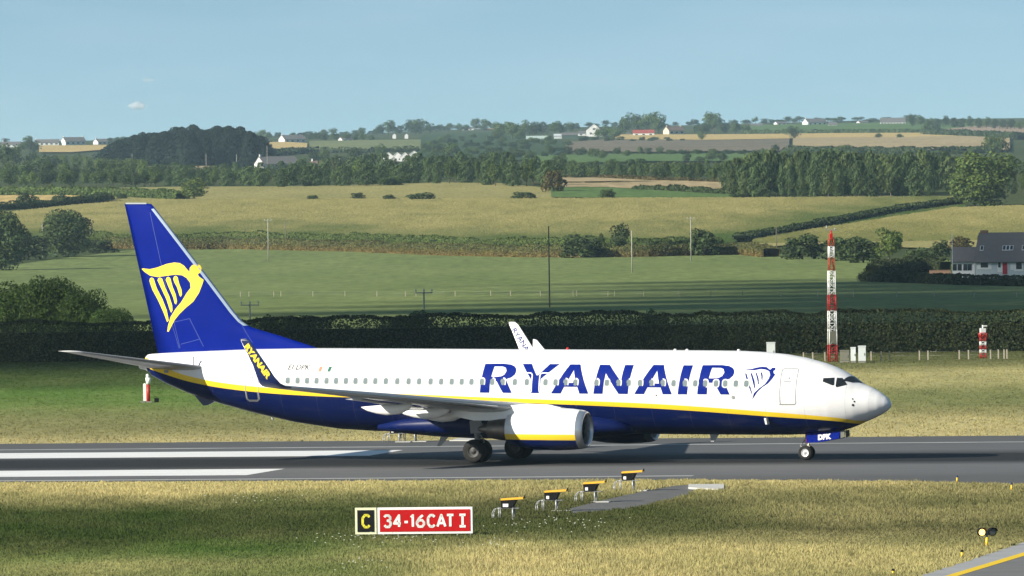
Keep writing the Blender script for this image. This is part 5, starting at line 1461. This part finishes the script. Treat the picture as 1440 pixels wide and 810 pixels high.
T4 = [(-16.77, 8.68), (-16.72, 8.79), (-16.63, 8.83), (-16.53, 8.76), (-16.44, 8.43), (-16.32, 8.15), (-16.3, 7.9), (-16.38, 7.8), (-16.44, 7.9), (-16.56, 8.26), (-16.71, 8.51)]
for sg in (-1, 1):
    wrap2d([[T0], [T1], [T2], [T3], [T4]], lambda x, z: (x, sg * (fin_y(x, z) + .012), z), .2, 'harp_emblem', GOLD, fin)
JOINT = mat('blue_panel_joint', (.035, .07, .33), .5)
def strip2(p, q, w):
    d = (Vector(q) - Vector(p)).normalized(); n_ = Vector((-d.y, d.x)) * w / 2
    return [[tuple(Vector(p) + n_), tuple(Vector(q) + n_), tuple(Vector(q) - n_), tuple(Vector(p) - n_)]]
wrap2d([strip2((-18.0, 11.9), (-16.45, 5.3), .025), strip2((-15.9, 6.75), (-15.2, 5.4), .03), strip2((-16.9, 6.6), (-16.5, 5.3), .025), strip2((-16.85, 6.55), (-15.9, 6.75), .025), strip2((-13.5, 6.9), (-12.6, 5.6), .02), strip2((-16.4, 5.5), (-15.4, 5.75), .025)],
       lambda x, z: (x, -(fin_y(x, z) + .010), z), .3, 'rudder_joint', JOINT, fin)
b = MB(); b.box((-18.75, 0, 12.34), (1.1, .13, .07)); b.build('fin_tip', METAL, fin)

# tailplane
for sg in (-1, 1):
    b = MB(); secs = []
    for y, z, le, te, th in ((.3, 4.30, -14.35, -17.85, .14), (.9, 4.40, -14.86, -17.95, .14), (3.5, 4.78, -16.56, -18.72, .10), (6.9, 5.28, -18.78, -19.72, .045), (7.12, 5.31, -19.05, -19.84, .03), (7.18, 5.32, -19.35, -19.86, .01)):
        secs.append(foil((le, sg * y, z), le - te, Vector((0, 0, 1)), th))
    b.loft(secs); st = b.build('tailplane', WINGGREY, pl)
    b = MB(); b.loft([foil((-18.70, sg * 6.80, 5.265), 1.04, Vector((0, 0, 1)), .052), foil((-18.78, sg * 6.9, 5.28), .97, Vector((0, 0, 1)), .05), foil((-19.05, sg * 7.13, 5.31), .82, Vector((0, 0, 1)), .034), foil((-19.4, sg * 7.20, 5.32), .48, Vector((0, 0, 1)), .012)])
    b.build('tailplane_tip', WHITE, st)
    b = MB(); b.box((-15.30, sg * 1.17, 4.62), (.07, .05, .62)); b.box((-16.8, sg * 1.02, 4.2), (.22, .05, .14)); b.build('pivot_fitting', LINE, st)

# wings with blended winglets
WING = [(0, 2.05, 5.6, -2.3, .46), (1.7, 2.28, 4.55, -2.25, .42), (3.6, 2.55, 3.30, -2.05, .34), (5.8, 2.80, 2.12, -1.90, .25), (9, 3.13, .45, -2.75, .19), (13, 3.54, -1.64, -3.92, .135), (16.4, 3.88, -3.42, -4.92, .09), (17.16, 3.97, -3.84, -5.15, .075)]
WLET = [(17.16, 3.97, -3.84, -5.15, .075, 6), (17.45, 4.03, -4.04, -5.21, .068, 22), (17.68, 4.17, -4.22, -5.28, .062, 48), (17.80, 4.45, -4.43, -5.38, .055, 68), (17.86, 5.0, -4.80, -5.56, .045, 80), (17.92, 5.75, -5.33, -5.90, .033, 82), (17.95, 6.12, -5.60, -6.08, .026, 82), (17.96, 6.24, -5.78, -6.10, .012, 82)]
def wl_y(z): return float(np.interp(z, [w[1] for w in WLET], [w[0] for w in WLET]))
for sg in (-1, 1):
    b = MB(); secs = []
    for y, z, le, te, th in WING:
        secs.append(foil((le, sg * y, z), le - te, Vector((0, 0, 1)), th, 1.15, .85))
    b.loft(secs); wing = b.build('wing', WINGGREY, pl)
    # bare metal leading edge slats
    q = []
    for y, z, le, te, th in WING[3:]:
        c = le - te; w = c * .10
        f1 = lambda t, k: z + k * naca(t) * th * (1.15 if k > 0 else .85) + k * .006
        q.append([(le - w, sg * y, f1(.10, 1)), (le - w * .3, sg * y, f1(.03, 1)), (le + .012, sg * y, z), (le - w * .3, sg * y, f1(.03, -1)), (le - w * .8, sg * y, f1(.08, -1))])
    b = MB(); b.loft(q, closed=False, cap0=False, cap1=False); b.build('slat', METAL, wing)
    # flap drooped a little behind the trailing edge
    b = MB(); q = []
    for y, z, x, c in ((2.2, 2.24, -1.9, 1.5), (5.6, 2.66, -1.65, 1.25)):
        q.append(foil((x, sg * y, z), c, Vector((-.14, 0, 1)), .07))
    b.loft(q); b.build('flap', WINGGREY, wing)
    b = MB(); q = []
    for y, z, x, c in ((6.1, 2.72, -1.6, 1.0), (11.0, 3.24, -2.75, .85)):
        q.append(foil((x, sg * y, z), c, Vector((-.10, 0, 1)), .05))
    b.loft(q); b.build('flap', WINGGREY, wing)
    # canoe fairings
    for y, tipx, tz, L_, hgt in ((8.0, -3.95, 2.68, 2.6, .42), (5.4, -3.08, 2.44, 2.7, .44), (3.5, -2.75, 2.2, 2.4, .40)):
        b = MB(); q = []
        for t, w_, h_ in ((0, .01, .02), (.12, .09, .16), (.3, .15, .28), (.5, .18, .36), (.75, .15, .34), (.92, .08, .22), (1, .01, .05)):
            x = tipx + L_ * t
            zt = tz + .10 + t * .16
            q.append([(x, sg * y + w_ * math.cos(a), zt - hgt * .5 * (h_ / .36) + hgt * .62 * (h_ / .36) * math.sin(a)) for a in np.linspace(0, 2 * PI, 12, endpoint=False)])
        b.loft(q); b.build('flap_fairing', WHITE, wing)
    b = MB(); secs = []
    for y, z, le, te, th, ca in WLET:
        n_ = Vector((0, -sg * math.sin(R(ca)), math.cos(R(ca))))
        secs.append(foil((le, sg * y, z), le - te, n_, th))
    b.loft(secs, mfun=lambda i, j: 1 if j < NT - 1 else 0)
    wg = b.build('winglet', [NAVY, WHITE], pl)
    # lettering on the outer and the inner face
    def wl_face(out):
        bm = textbm('RYANAIR', .45, .024 if out else .0, 0, .98)
        a0 = Vector((-5.72, 6.02)) if out else Vector((-5.74, 5.98))   # start of the text line (x, z), running down and forward
        dr = Vector((1.28, -1.75)).normalized(); up = Vector((-dr.y, dr.x)) * 1.0
        k = 1.0 if out else .92
        def fn(a, c):
            p = a0 + dr * a * k + up * (c * .86 - .245)
            le = float(np.interp(p.y, [w[1] for w in WLET], [w[2] for w in WLET])); te = float(np.interp(p.y, [w[1] for w in WLET], [w[3] for w in WLET]))
            th = float(np.interp(p.y, [w[1] for w in WLET], [w[4] for w in WLET])); t = min(1, max(0, (le - p.x) / (le - te)))
            return (p.x, sg * (wl_y(p.y) + (1 if out else -1) * (naca(t) * th + .012)), p.y)
        return lay(bm, fn, .12, 'lettering', GOLD if out else LETTER, wg)
    wl_face(True); wl_face(False)

# wing to body fairing
b = MB(); q = []
for x, w_, zt, zb in ((7.2, 1.2, 1.8, 1.40), (6.4, 1.75, 2.2, 1.26), (5, 1.98, 2.45, 1.14), (2, 2.06, 2.5, 1.06), (-1, 2.04, 2.45, 1.06), (-3, 1.92, 2.3, 1.14), (-4.4, 1.72, 2.1, 1.26), (-5.8, 1.1, 1.8, 1.40)):
    zc = (zt + zb) / 2
    q.append([(x, w_ * math.copysign(abs(math.cos(a)) ** .75, math.cos(a)), zc + (zt - zb) / 2 * math.copysign(abs(math.sin(a)) ** .8, math.sin(a))) for a in np.linspace(0, 2 * PI, 32, endpoint=False)])
b.loft(q); b.build('body_fairing', mat('fairing_blue', (.002, .009, .075), .42, .2, var=.1), pl)

# engines
def paint_nacelle():
    m, n, l, b_ = newmat('nacelle_paint')
    tc = n.new('ShaderNodeTexCoord'); sp = n.new('ShaderNodeSeparateXYZ'); l.new(tc.outputs['Object'], sp.inputs[0])
    r = n.new('ShaderNodeValToRGB'); r.color_ramp.interpolation = 'CONSTANT'
    mr = n.new('ShaderNodeMapRange'); mr.inputs[1].default_value = 0; mr.inputs[2].default_value = 3; l.new(sp.outputs[2], mr.inputs[0]); l.new(mr.outputs[0], r.inputs[0])
    e = r.color_ramp.elements; e[0].position = 0; e[0].color = (.002, .009, .085, 1); e[1].position = 1.20 / 3; e[1].color = (.92, .63, .03, 1)
    q = e.new(1.47 / 3); q.color = (.80, .80, .80, 1)
    l.new(r.outputs[0], b_.inputs['Base Color']); b_.inputs['Roughness'].default_value = .3; b_.inputs['Coat Weight'].default_value = .4
    return m
NAC = paint_nacelle()
for sg in (-1, 1):
    ey, ez = sg * 4.83, 1.68
    en = MB(); en.lathe([(2.36, .66), (2.36, .72), (3.0, .89), (3.8, 1.00), (4.8, 1.03), (5.6, .99), (5.98, .945)], (0, ey, ez), 48, squash=.96)
    eng = en.build('engine', NAC, pl)
    li = MB(); li.lathe([(5.98, .947), (6.15, .905), (6.27, .855), (6.31, .80), (6.28, .76), (6.15, .73), (5.9, .72)], (0, ey, ez), 48, squash=.97); li.build('inlet_lip', METAL, eng)
    du = MB(); du.lathe([(5.9, .72), (5.2, .765), (5.2, .20)], (0, ey, ez), 48); du.build('inlet_duct', mat('duct_dark', (.035, .035, .038), .5), eng)
    fa = MB()
    for k in range(24):
        a = 2 * PI * k / 24
        for_ = [(5.26, .18, a), (5.26, .75, a + .05), (5.38, .75, a + .22), (5.38, .18, a + .2)]
        fa.poly([(x, ey + r_ * math.cos(t), ez + r_ * math.sin(t)) for x, r_, t in for_])
    fa.build('fan', mat('fan_metal', (.10, .10, .11), .35, .5, metal=.7), eng, fix=False)
    sn = MB(); sn.lathe([(5.2, .20), (5.45, .17), (5.62, .09), (5.68, .005)], (0, ey, ez), 20); sn.build('spinner', BLACK, eng)
    co_ = MB(); co_.lathe([(2.9, .60), (2.36, .60), (2.30, .56), (1.9, .52), (1.35, .44), (1.32, .40), (1.6, .38)], (0, ey, ez), 36); co_.build('exhaust_cowl', DARKMETAL, eng)
    pg = MB(); pg.lathe([(1.7, .30), (1.2, .24), (.8, .10), (.7, .005)], (0, ey, ez), 24); pg.build('exhaust_cone', DARKMETAL, eng)
    cl = MB(); cl.lathe([(2.5, .66), (2.5, .05)], (0, ey, ez), 24); cl.build('fan_outlet', BLACK, eng)
    py = MB(); q = []
    for x, zb, zt, w_ in ((4.95, 2.60, 2.72, .05), (4.4, 2.50, 2.86, .16), (3.2, 2.3, 2.88, .22), (2.2, 2.1, 2.80, .22), (.6, 2.08, 2.72, .16), (-.6, 2.3, 2.66, .04)):
        q.append([(x, ey - w_, zb), (x, ey + w_, zb), (x, ey + w_ * .8, zt), (x, ey - w_ * .8, zt)])
    py.loft(q, sm=False); py.build('pylon', WHITE, eng)
    st_ = MB(); st_.box((4.4, ey - sg * .75, ez + .82), (1.0, .03, .34), mat=Matrix.Rotation(sg * .6, 3, 'X')); st_.build('strake', WHITE, eng)

# landing gear
def wheel(x, y, z, r, w, hub, hr):
    b = MB(); prof = [(-w / 2, hr), (-w / 2, r * .80), (-w * .42, r * .93), (-w * .25, r * .99), (0, r), (w * .25, r * .99), (w * .42, r * .93), (w / 2, r * .80), (w / 2, hr)]
    b.loft([[(x + rr_ * math.cos(a), y + yy, z + rr_ * math.sin(a)) for a in np.linspace(0, 2 * PI, 36, endpoint=False)] for yy, rr_ in prof], cap0=False, cap1=False)
    wl_ = b.build('wheel', RUBBER, pl)
    h = MB()
    for s_ in (-1, 1):
        pr = [(w / 2 * .94, hr * 1.02), (w / 2 * .98, hr * .9), (w / 2 * .72, hr * .82), (w / 2 * .66, hr * .4), (w / 2 * .95, hr * .32), (w / 2 * 1.0, hr * .12), (w / 2 * 1.0, .002)]
        h.loft([[(x + rr_ * math.cos(a), y + s_ * yy, z + rr_ * math.sin(a)) for a in np.linspace(0, 2 * PI, 28, endpoint=False)] for yy, rr_ in pr], cap0=False, cap1=False)
    h.build('hub', hub, wl_)
for sg in (-1, 1):
    g = MB(); yc = sg * 2.86
    g.tube((0, yc - .5, .565), (0, yc + .5, .565), .09, .09, 14); g.tube((0, yc, .5), (0, yc, 1.35), .10, .10, 14); g.tube((0, yc, 1.25), (-.1, yc, 2.35), .15, .16, 14)
    g.tube((0, yc, 1.3), (.05, yc - sg * 1.2, 2.1), .06, .06, 10); g.tube((.12, yc, .75), (.36, yc, 1.02), .035, .035, 8); g.tube((.36, yc, 1.02), (.12, yc, 1.35), .035, .035, 8)
    g.tube((-.12, yc, 1.0), (-.12, yc, 2.2), .025, .025, 6)
    g.build('main_gear_leg', mat('gear_grey', (.35, .36, .36), .45, .5, var=.15) if sg < 0 else GALV, pl)
    d = MB(); d.box((.02, yc + sg * .25, 1.72), (.60, .04, .62), mat=Matrix.Rotation(-.08, 3, 'Y')); d.build('gear_door', mat('door_grey', (.24, .25, .26), .5), pl)
    for s_ in (-1, 1): wheel(0, yc + s_ * .43, .565, .565, .42, HUBGREY, .30)
zn = .177
g = MB(); g.tube((15.6, -.3, zn + .345), (15.6, .3, zn + .345), .05, .05, 12); g.tube((15.6, 0, zn + .30), (15.6, 0, zn + .9), .055, .055, 12); g.tube((15.6, 0, zn + .8), (15.62, 0, 1.75), .085, .09, 12)
g.tube((15.5, 0, zn + .45), (15.28, 0, zn + .68), .025, .025, 8); g.tube((15.28, 0, zn + .68), (15.5, 0, zn + .95), .025, .025, 8); g.tube((15.6, 0, 1.15), (16.4, 0, 1.6), .045, .045, 8)
g.build('nose_gear_leg', GALV, pl)
b = MB(); b.tube((15.62, -.11, 1.0), (15.62, -.11, 1.55), .03, .03, 6); b.build('warning_streamer', mat('streamer_red', (.55, .02, .05), .7), pl)
b = MB(); b.lathe([(15.66, .02), (15.70, .09), (15.74, .10)], (0, -.06, .88), 12); b.build('taxi_light', mat('lamp_lens', (.9, .85, .7), .2, .6), pl)
for s_ in (-1, 1): wheel(15.6, s_ * .2, zn + .345, .345, .2, HUBSILVER, .19)
for s_ in (-1, 1):
    d = MB(); q = [(15.72, 1.0), (16.3, 1.03), (17.35, 1.22), (17.40, 1.58), (15.72, 1.46)]
    d.loft([[(x, s_ * .38, z) for x, z in q], [(x, s_ * .42, z) for x, z in q]], sm=False)
    dd = d.build('nose_gear_door', BLUE, pl)
    bm = textbm('DPK', .32, .022)
    lay(bm, (lambda a, c: (16.30 + a, -.432, 1.15 + c + a * .10)) if s_ < 0 else (lambda a, c: (16.95 - a, .432, 1.2 + c)), 0, 'lettering', SIGNWHITE, dd)
    d = MB(); d.loft([[(17.42, s_ * .36, 1.24), (17.62, s_ * .34, 1.30), (17.60, s_ * .34, 1.62), (17.42, s_ * .36, 1.58)], [(17.42, s_ * .41, 1.24), (17.62, s_ * .39, 1.30), (17.60, s_ * .39, 1.62), (17.42, s_ * .41, 1.58)]], sm=False)
    d.build('door_end', mat('door_olive', (.16, .17, .14), .5), dd)

# aerials and drains
def blade(name, pts, w, m):
    d = MB(); n_ = len(pts)
    d.loft([[(x, -w / 2, z) for x, z in pts], [(x, w / 2, z) for x, z in pts]], sm=False); return d.build(name, m, pl)
blade('aerial', [(1.78, 5.30), (2.42, 5.30), (1.98, 5.80), (1.80, 5.84)], .07, WHITE)
blade('aerial', [(-2.95, 1.12), (-2.55, 1.12), (-3.0, .66), (-3.15, .66)], .06, WINGGREY)
blade('aerial', [(10.75, 1.36), (11.2, 1.36), (10.95, 1.0), (10.8, 1.0)], .06, WINGGREY)
b = MB(); b.tube((3.55, 0, 5.33), (3.55, 0, 5.45), .09, .05, 10); b.build('beacon', RED, pl)
for x in (9.0, 9.6, 12.2):
    b = MB(); b.tube((x, 0, 5.31), (x, 0, 5.41), .11, .05, 10); b.build('aerial', WHITE, pl)
d = MB(); d.loft([[(14.06, -1.34, 2.2), (14.16, -1.34, 2.2), (14.20, -1.34, 1.9), (14.12, -1.34, 1.9)], [(14.06, -1.78, 2.2), (14.16, -1.78, 2.2), (14.20, -1.74, 1.9), (14.12, -1.74, 1.9)]], sm=False); d.build('drain_mast', WHITE, pl)
d = MB(); d.tube((-11.62, -.25, 2.1), (-11.55, -.25, 1.85), .05, .04, 8); d.build('drain_mast', WHITE, pl)
blade('tail_skid', [(-15.7, 3.02), (-14.6, 2.75), (-15.0, 2.55), (-15.25, 2.52)], .2, NAVY)

# ------------------------------------------------------------------ airfield sign
def sign():
    a, c = ground(500, 755), ground(665, 753.5)
    s = a.y / F
    t = thing('airfield_sign', 'black and red taxiway holding position sign on the near grass', 'sign', a)
    t.rotation_euler = (0, 0, math.atan2(c.y - a.y, c.x - a.x))
    L_ = (c - a).length; k = L_ / 165.0; H = 37 * k; z0 = .10
    def panel(x0, x1, face, rim, nm):
        w, d = (x1 - x0) * k, .14
        cx = (x0 + x1) / 2 * k
        f = MB(); f.box((cx, 0, z0 + H / 2), (w, d, H)); p = f.build(nm, rim, t)
        f = MB(); rm = .09; f.box((cx, -d / 2 - .005, z0 + H / 2), (w - 2 * rm, .03, H - 2 * rm)); f.build('sign_face', face, p)
        for x in (x0 + 3, x1 - 3):
            f = MB(); f.tube((x * k, 0, 0), (x * k, 0, z0 + .02), .035, .035, 8); f.build('leg', GALV, p)
        return p
    YR = mat('pale_yellow_rim', (.72, .74, .50), .5, .3)
    p1 = panel(0, 30, BLACK, YR, 'location_panel'); p2 = panel(31.6, 165, SIGNRED, SIGNWHITE, 'mandatory_panel')
    def word(s_, x0, x1, m, p, v0=.20, v1=.78, w=.085):
        # strokes drawn on a 1x1 cell per character
        return None
    cell = {
        '3': [[(0, .86), (.2, 1), (.7, 1), (.95, .85), (.95, .68), (.7, .55), (.4, .55)], [(.7, .55), (1, .40), (1, .17), (.75, 0), (.25, 0), (0, .15)]],
        '4': [[(.78, 0), (.78, 1), (0, .30), (1.05, .30)]],
        '-': [[(.1, .42), (.9, .42)]],
        '1': [[(.15, .82), (.62, 1), (.62, 0)]],
        '6': [[(.85, 1), (.35, .75), (.03, .40), (.03, .22), (.25, 0), (.75, 0), (1, .2), (1, .38), (.75, .57), (.3, .55), (.06, .38)]],
        'C': [[(1, .85), (.75, 1), (.35, 1), (.03, .75), (.03, .25), (.35, 0), (.75, 0), (1, .15)]],
        'A': [[(0, 0), (.5, 1), (1, 0)], [(.2, .3), (.8, .3)]],
        'T': [[(0, 1), (1, 1)], [(.5, 1), (.5, 0)]],
        'I': [[(0, 1), (1, 1)], [(.5, 1), (.5, 0)], [(0, 0), (1, 0)]]}
    def letters(items, zb, zt, p, m, yo):
        f = MB(); th = .046
        for ch, x0, x1 in items:
            X0, W = x0 * k, (x1 - x0) * k; Hh = zt - zb
            for ln in cell[ch]:
                pts = [(X0 + q[0] * W, zb + q[1] * Hh) for q in ln]
                for q0, q1 in zip(pts[:-1], pts[1:]):
                    dv = Vector((q1[0] - q0[0], q1[1] - q0[1])); an = math.atan2(dv.y, dv.x)
                    f.box(((q0[0] + q1[0]) / 2, yo, (q0[1] + q1[1]) / 2), (dv.length, .012, th * 2), mat=Matrix.Rotation(-an, 3, 'Y'))
                for q0 in pts[1:-1]:
                    f.tube((q0[0], yo - .006, q0[1]), (q0[0], yo + .006, q0[1]), th, th, 12)
        f.build('lettering', m, p)
    zb, zt = z0 + H * .27, z0 + H * .70
    letters([('C', 10.5, 20.5)], zb, zt + .02, p1, SIGNYELLOW, -.098)
    letters([('3', 41.5, 50), ('4', 55, 64), ('-', 69, 75), ('1', 78, 83.5), ('6', 87, 97), ('C', 102.5, 112), ('A', 116, 127), ('T', 129.5, 138.5), ('I', 147, 155.5)], zb, zt, p2, SIGNWHITE, -.098)
sign()

# ------------------------------------------------------------------ precision approach lights beside the runway
def papi(u, v, label, lens_sq=False, slab=1, name='approach_light', grp='approach light units beside the service strip', flip=1):
    p = ground(u, v); s = p.y / F
    t = thing(name, label, 'approach light', p, R(-11), grp); t.scale = (.80, .80, .76)
    h = MB()
    # housing: trapezoid block, narrower below
    y0, y1 = -.28, .28
    q = [(-.33, .62), (.22, .62), (.42, 1.02), (-.36, 1.02)]
    h.loft([[(x, y0, z) for x, z in q], [(x, y1, z) for x, z in q]], sm=False); h.build('housing', BLACK, t)
    l = MB(); q = [(-.34, 1.022), (.80, 1.09), (.80, 1.19), (-.34, 1.12)]
    l.loft([[(x, y0 - .04, z) for x, z in q], [(x, y1 + .04, z) for x, z in q]], sm=False); l.build('lid', AMBER, t)
    b = MB(); b.box((.83, 0, 1.20), (.05, .1, .15)); b.build('sight', BLACK, t)
    w = MB(); w.box((-.17 if not lens_sq else -.10, y0 - .012, .76), (.15 if not lens_sq else .28, .02, .17)); w.build('label_plate', SIGNWHITE, t)
    for yy in (-.22, .22):
        f = MB(); f.path([(-.80, yy, 0), (-.80, yy, .34), (-.76, yy, .46), (-.68, yy, .55), (-.55, yy, .60), (-.3, yy, .60)], .028, 8); f.build('leg', GALV, t)
        f = MB(); f.tube((-.47, yy, 0), (-.47, yy, .6), .028, .028, 8); f.build('leg', GALV, t)
        f = MB(); f.tube((.25, yy, 0), (.25, yy, .66), .045, .045, 8); f.build('leg', GALV, t)
    b = MB(); b.box((0.1, 0, .605), (.95, .5, .025)); b.build('rail', GALV, t)
    if slab:
        b = MB()
        if slab == 2: b.box((-.25, 0, .03), (2.6, .9, .07))
        else: b.box((.52, 0, .03), (1.0, .8, .06))
        b.build('concrete_base', CONCRETE, t)
papi(715.5, 730.5, 'black and amber approach light nearest the sign, with a square white plate', True, 0)
papi(776.5, 719.0, 'black and amber approach light second from the sign', False, 1)
papi(831, 706.5, 'black and amber approach light third from the sign', False, 1)
papi(884.5, 690.5, 'black and amber approach light nearest the runway on a long pale slab', False, 2)
papi(557, 622, 'approach light unit beyond the runway, seen under the rear belly', False, 1, grp='approach light units beyond the runway')
papi(579, 621.5, 'second approach light unit beyond the runway, left of the main wheels', False, 1, grp='approach light units beyond the runway')
sl = MB()
for pts, z in (([(968, 683.6), (1018, 683.2), (1018, 689.5), (1010, 690.5), (968, 688)], .09),):
    g_ = [ground(u, v) for u, v in pts]; sl.loft([[(p.x, p.y, 0) for p in g_], [(p.x, p.y, z) for p in g_]], sm=False)
setp(sl.build('concrete_slab', CONCRETE), 'bare pale concrete slab right of the approach lights', 'slab')
sl = MB(); g_ = [ground(u, v) for u, v in [(632, 620.5), (668, 612), (676, 612), (672, 620.5)]]; sl.loft([[(p.x, p.y, 0) for p in g_], [(p.x, p.y, .06) for p in g_]], sm=False)
setp(sl.build('concrete_slab', CONCRETE), 'pale concrete slab beyond the runway behind the main wheels', 'slab')

# guard light at the taxiway corner
p = ground(1388, 768.5)
t = thing('runway_guard_light', 'twin black runway guard lamps on a yellow post, left lamp lit', 'signal light', p, R(14))
b = MB(); b.tube((0, 0, 0), (0, 0, .34), .06, .05, 10); b.tube((0, 0, 0), (0, 0, .03), .14, .14, 12); b.build('post', YELLOW, t)
b = MB(); b.box((0.02, .05, .50), (.5, .10, .16)); b.tube((0, 0, .34), (0, 0, .46), .035, .035, 8); b.build('bracket', mat('slate_blue_metal', (.10, .13, .17), .5), t)
for x, lit in ((-.20, True), (.21, False)):
    b = MB(); n_ = 20
    for r0, ya_, yb_ in ((.155, .12, -.05),):
        b.loft([[(x + r0 * math.cos(a), yy, .54 + r0 * math.sin(a)) for a in np.linspace(0, 2 * PI, n_, endpoint=False)] for yy in (ya_, yb_)], cap1=False)
    # visor
    b.loft([[(x + rr_ * math.cos(a), yy, .54 + rr_ * math.sin(a)) for a in np.linspace(R(10), R(170), 14)] for rr_, yy in ((.157, -.04), (.162, -.24))], closed=False, cap0=False, cap1=False)
    lm = b.build('lamp', BLACK, t)
    l = MB(); l.lathe([(0, .118), (.025, .09), (.04, .005)], (0, 0, 0), 16)
    lens = l.build('lens', mat('lit_amber_lens', (.9, .6, .2), .3, .5, emit=(1.0, .50, .12), es=2.6) if lit else mat('dark_lens', (.16, .19, .21), .15, .6), lm)
    lens.rotation_euler = (0, 0, -PI / 2); lens.location = (x, -.05, .53)
def marker(label, u, v, h, top=None, r=.05):
    q = ground(u, v); t = thing('edge_marker', label, 'marker post', q)
    b = MB(); b.tube((0, 0, 0), (0, 0, h * .72), r, r * .9, 10); b.build('post', YELLOW, t)
    b = MB(); b.tube((0, 0, h * .72), (0, 0, h * .86), r * 1.3, r * 1.3, 10); b.tube((0, 0, h * .86), (0, 0, h), r * 1.2, r * .5, 10); b.build('cap', top or BLACK, t)
marker('short yellow edge marker left of the guard lamps', 1353, 784.5, .30)
marker('short yellow edge marker at the bottom edge on the near grass', 1256, 809.5, .24)
marker('thin yellow marker with a dark cap at the runway edge', 1346, 678.5, .32, mat('cap_blue', (.02, .04, .12), .5), .04)
marker('thin yellow marker farthest right at the runway edge', 1422.5, 690.0, .36, mat('cap_navy', (.02, .04, .12), .5), .04)

# red and white marker beyond the tail
q = ground(206, 566)
t = thing('marker_post', 'red and white marker on a grey slab under the tail end', 'marker post', q)
s = q.y / F
b = MB(); b.box((0, 0, .03), (.75, .7, .08)); b.build('slab', GREYCON, t)
b = MB(); b.box((-.10, 0, .07 + .53), (.19, .07, 1.0)); b.tube((-.10, .036, 1.08), (-.10, -.036, 1.08), .095, .095, 16); b.build('white_board', SIGNWHITE, t)
b = MB(); b.tube((.12, 0, .06), (.12, 0, 1.12), .105, .09, 14); b.build('red_tube', RED, t)
b = MB(); b.tube((.13, 0, 1.10), (.13, 0, 1.5), .13, .18, 14); b.tube((.13, 0, 1.5), (.05, 0, 1.72), .15, .06, 14); b.build('white_head', SIGNWHITE, t)
b = MB(); b.box((.62, -.1, .11), (.27, .25, .22)); b.box((.62, -.1, .24), (.30, .28, .03)); o = b.build('junction_box', BLACK); o.location = q
setp(o, 'small black box on the grass beside the red and white marker', 'box')

# small pale clouds low in the sky
def cloud(u, v, w, h, label, seed, al):
    rd = random.Random(seed); Y = 30000
    p = at(u, v, Y); s = Y / F
    bm = bmesh.new()
    for i in range(14):
        x = rd.gauss(0, .24); r_ = (.30 - abs(x) * .35) * rd.uniform(.6, 1.1)
        m_ = Matrix.Translation((x * w * s, rd.uniform(-.2, .2) * w * s, rd.uniform(-.1, .18) * h * s)) @ Matrix.Diagonal((r_ * w * s, r_ * w * s, max(.1, r_ * 1.5) * h * s, 1))
        bmesh.ops.create_icosphere(bm, subdivisions=3, radius=1, matrix=m_)
    for f_ in bm.faces: f_.smooth = True
    me = bpy.data.meshes.new('cloud'); bm.to_mesh(me); bm.free()
    m, n, l, b_ = newmat('cloud_vapour')
    b_.inputs['Base Color'].default_value = (.92, .93, .93, 1); b_.inputs['Roughness'].default_value = 1; b_.inputs['Specular IOR Level'].default_value = 0
    b_.inputs['Alpha'].default_value = al
    o = linkmesh('cloud', me, m); o.location = p
    setp(o, label, 'cloud')
cloud(194, 150, 26, 14, 'small bright white cloud low above the conifer wood', 3, .07)
cloud(209, 113, 22, 9, 'faint smaller cloud above the bright one', 5, .02)

# broken cloud overhead, behind and to the left: its shade lies over the hedge and the lower pasture
def cloud_bank(alt, spots, name='cloud_bank'):
    bm = bmesh.new(); rd = random.Random(21)
    for (X, Y, rx, ry) in spots:
        g_ = Vector((X, Y, 0)) - ldir * (alt / -ldir.z)
        for k in range(1):
            f = rd.uniform(.8, 1.0)
            m_ = Matrix.Translation(g_ + Vector((0, 0, alt + rd.uniform(-8, 30) - g_.z - 0))) @ Matrix.Diagonal((rx * f, ry * f, rd.uniform(10, 22), 1))
            bmesh.ops.create_icosphere(bm, subdivisions=2, radius=1, matrix=m_)
    for v in bm.verts:
        q = v.co; v.co += Vector((1, 1, .3)) * (math.sin(q.x / 9 + q.y / 17) + math.sin(q.y / 11 - q.x / 23)) * 2
    for f_ in bm.faces: f_.smooth = True
    me = bpy.data.meshes.new(name); bm.to_mesh(me); bm.free()
    o = linkmesh(name, me, mat('cloud_white', (.85, .86, .87), 1, .0, var=.03, scale=.02))
    setp(o, kind='stuff')
spots = []
rc = random.Random(9)
SH_U = [440, 480, 560, 680, 800, 900, 1080, 1200, 1290, 1380, 1560]
SH_V = [480, 470, 440, 426, 410, 397, 394, 402, 428, 434, 434]
for Y in range(600, 1650, 40):
    for X in np.arange(-.075 * Y, .078 * Y, 13):
        x, y = X + rc.uniform(-7, 7), Y + rc.uniform(-20, 20)
        z = float(zfun(x, y))
        u = 720 + F * x / y; v = VH + F * (CAM_H - z) / y - RHO * (u - 720)
        if (u < 330 and 515 < v < 530) or (520 < u < 1560 and np.interp(u, SH_U, SH_V) < v < 498):
            if rc.random() < .45: continue
            spots.append((x, y, rc.uniform(11, 16), rc.uniform(28, 52) if y > 680 else 16))
cloud_bank(1500, spots)

# ------------------------------------------------------------------ haze: the air between here and the hills
hb = MB(); hb.box((0, 5150, 34), (8000, 11300, 92))
hz = hb.build('haze', None)
hm = bpy.data.materials.new('haze_air'); hm.use_nodes = True
hn = hm.node_tree.nodes; hn.remove(hn['Principled BSDF'])
pv = hn.new('ShaderNodeVolumePrincipled')
pv.inputs['Color'].default_value = (.60, .86, 1.0, 1)
pv.inputs['Density'].default_value = 4.2e-5
pv.inputs['Anisotropy'].default_value = .1
hm.node_tree.links.new(pv.outputs[0], hn['Material Output'].inputs['Volume'])
hz.data.materials.append(hm)
setp(hz, kind='stuff')
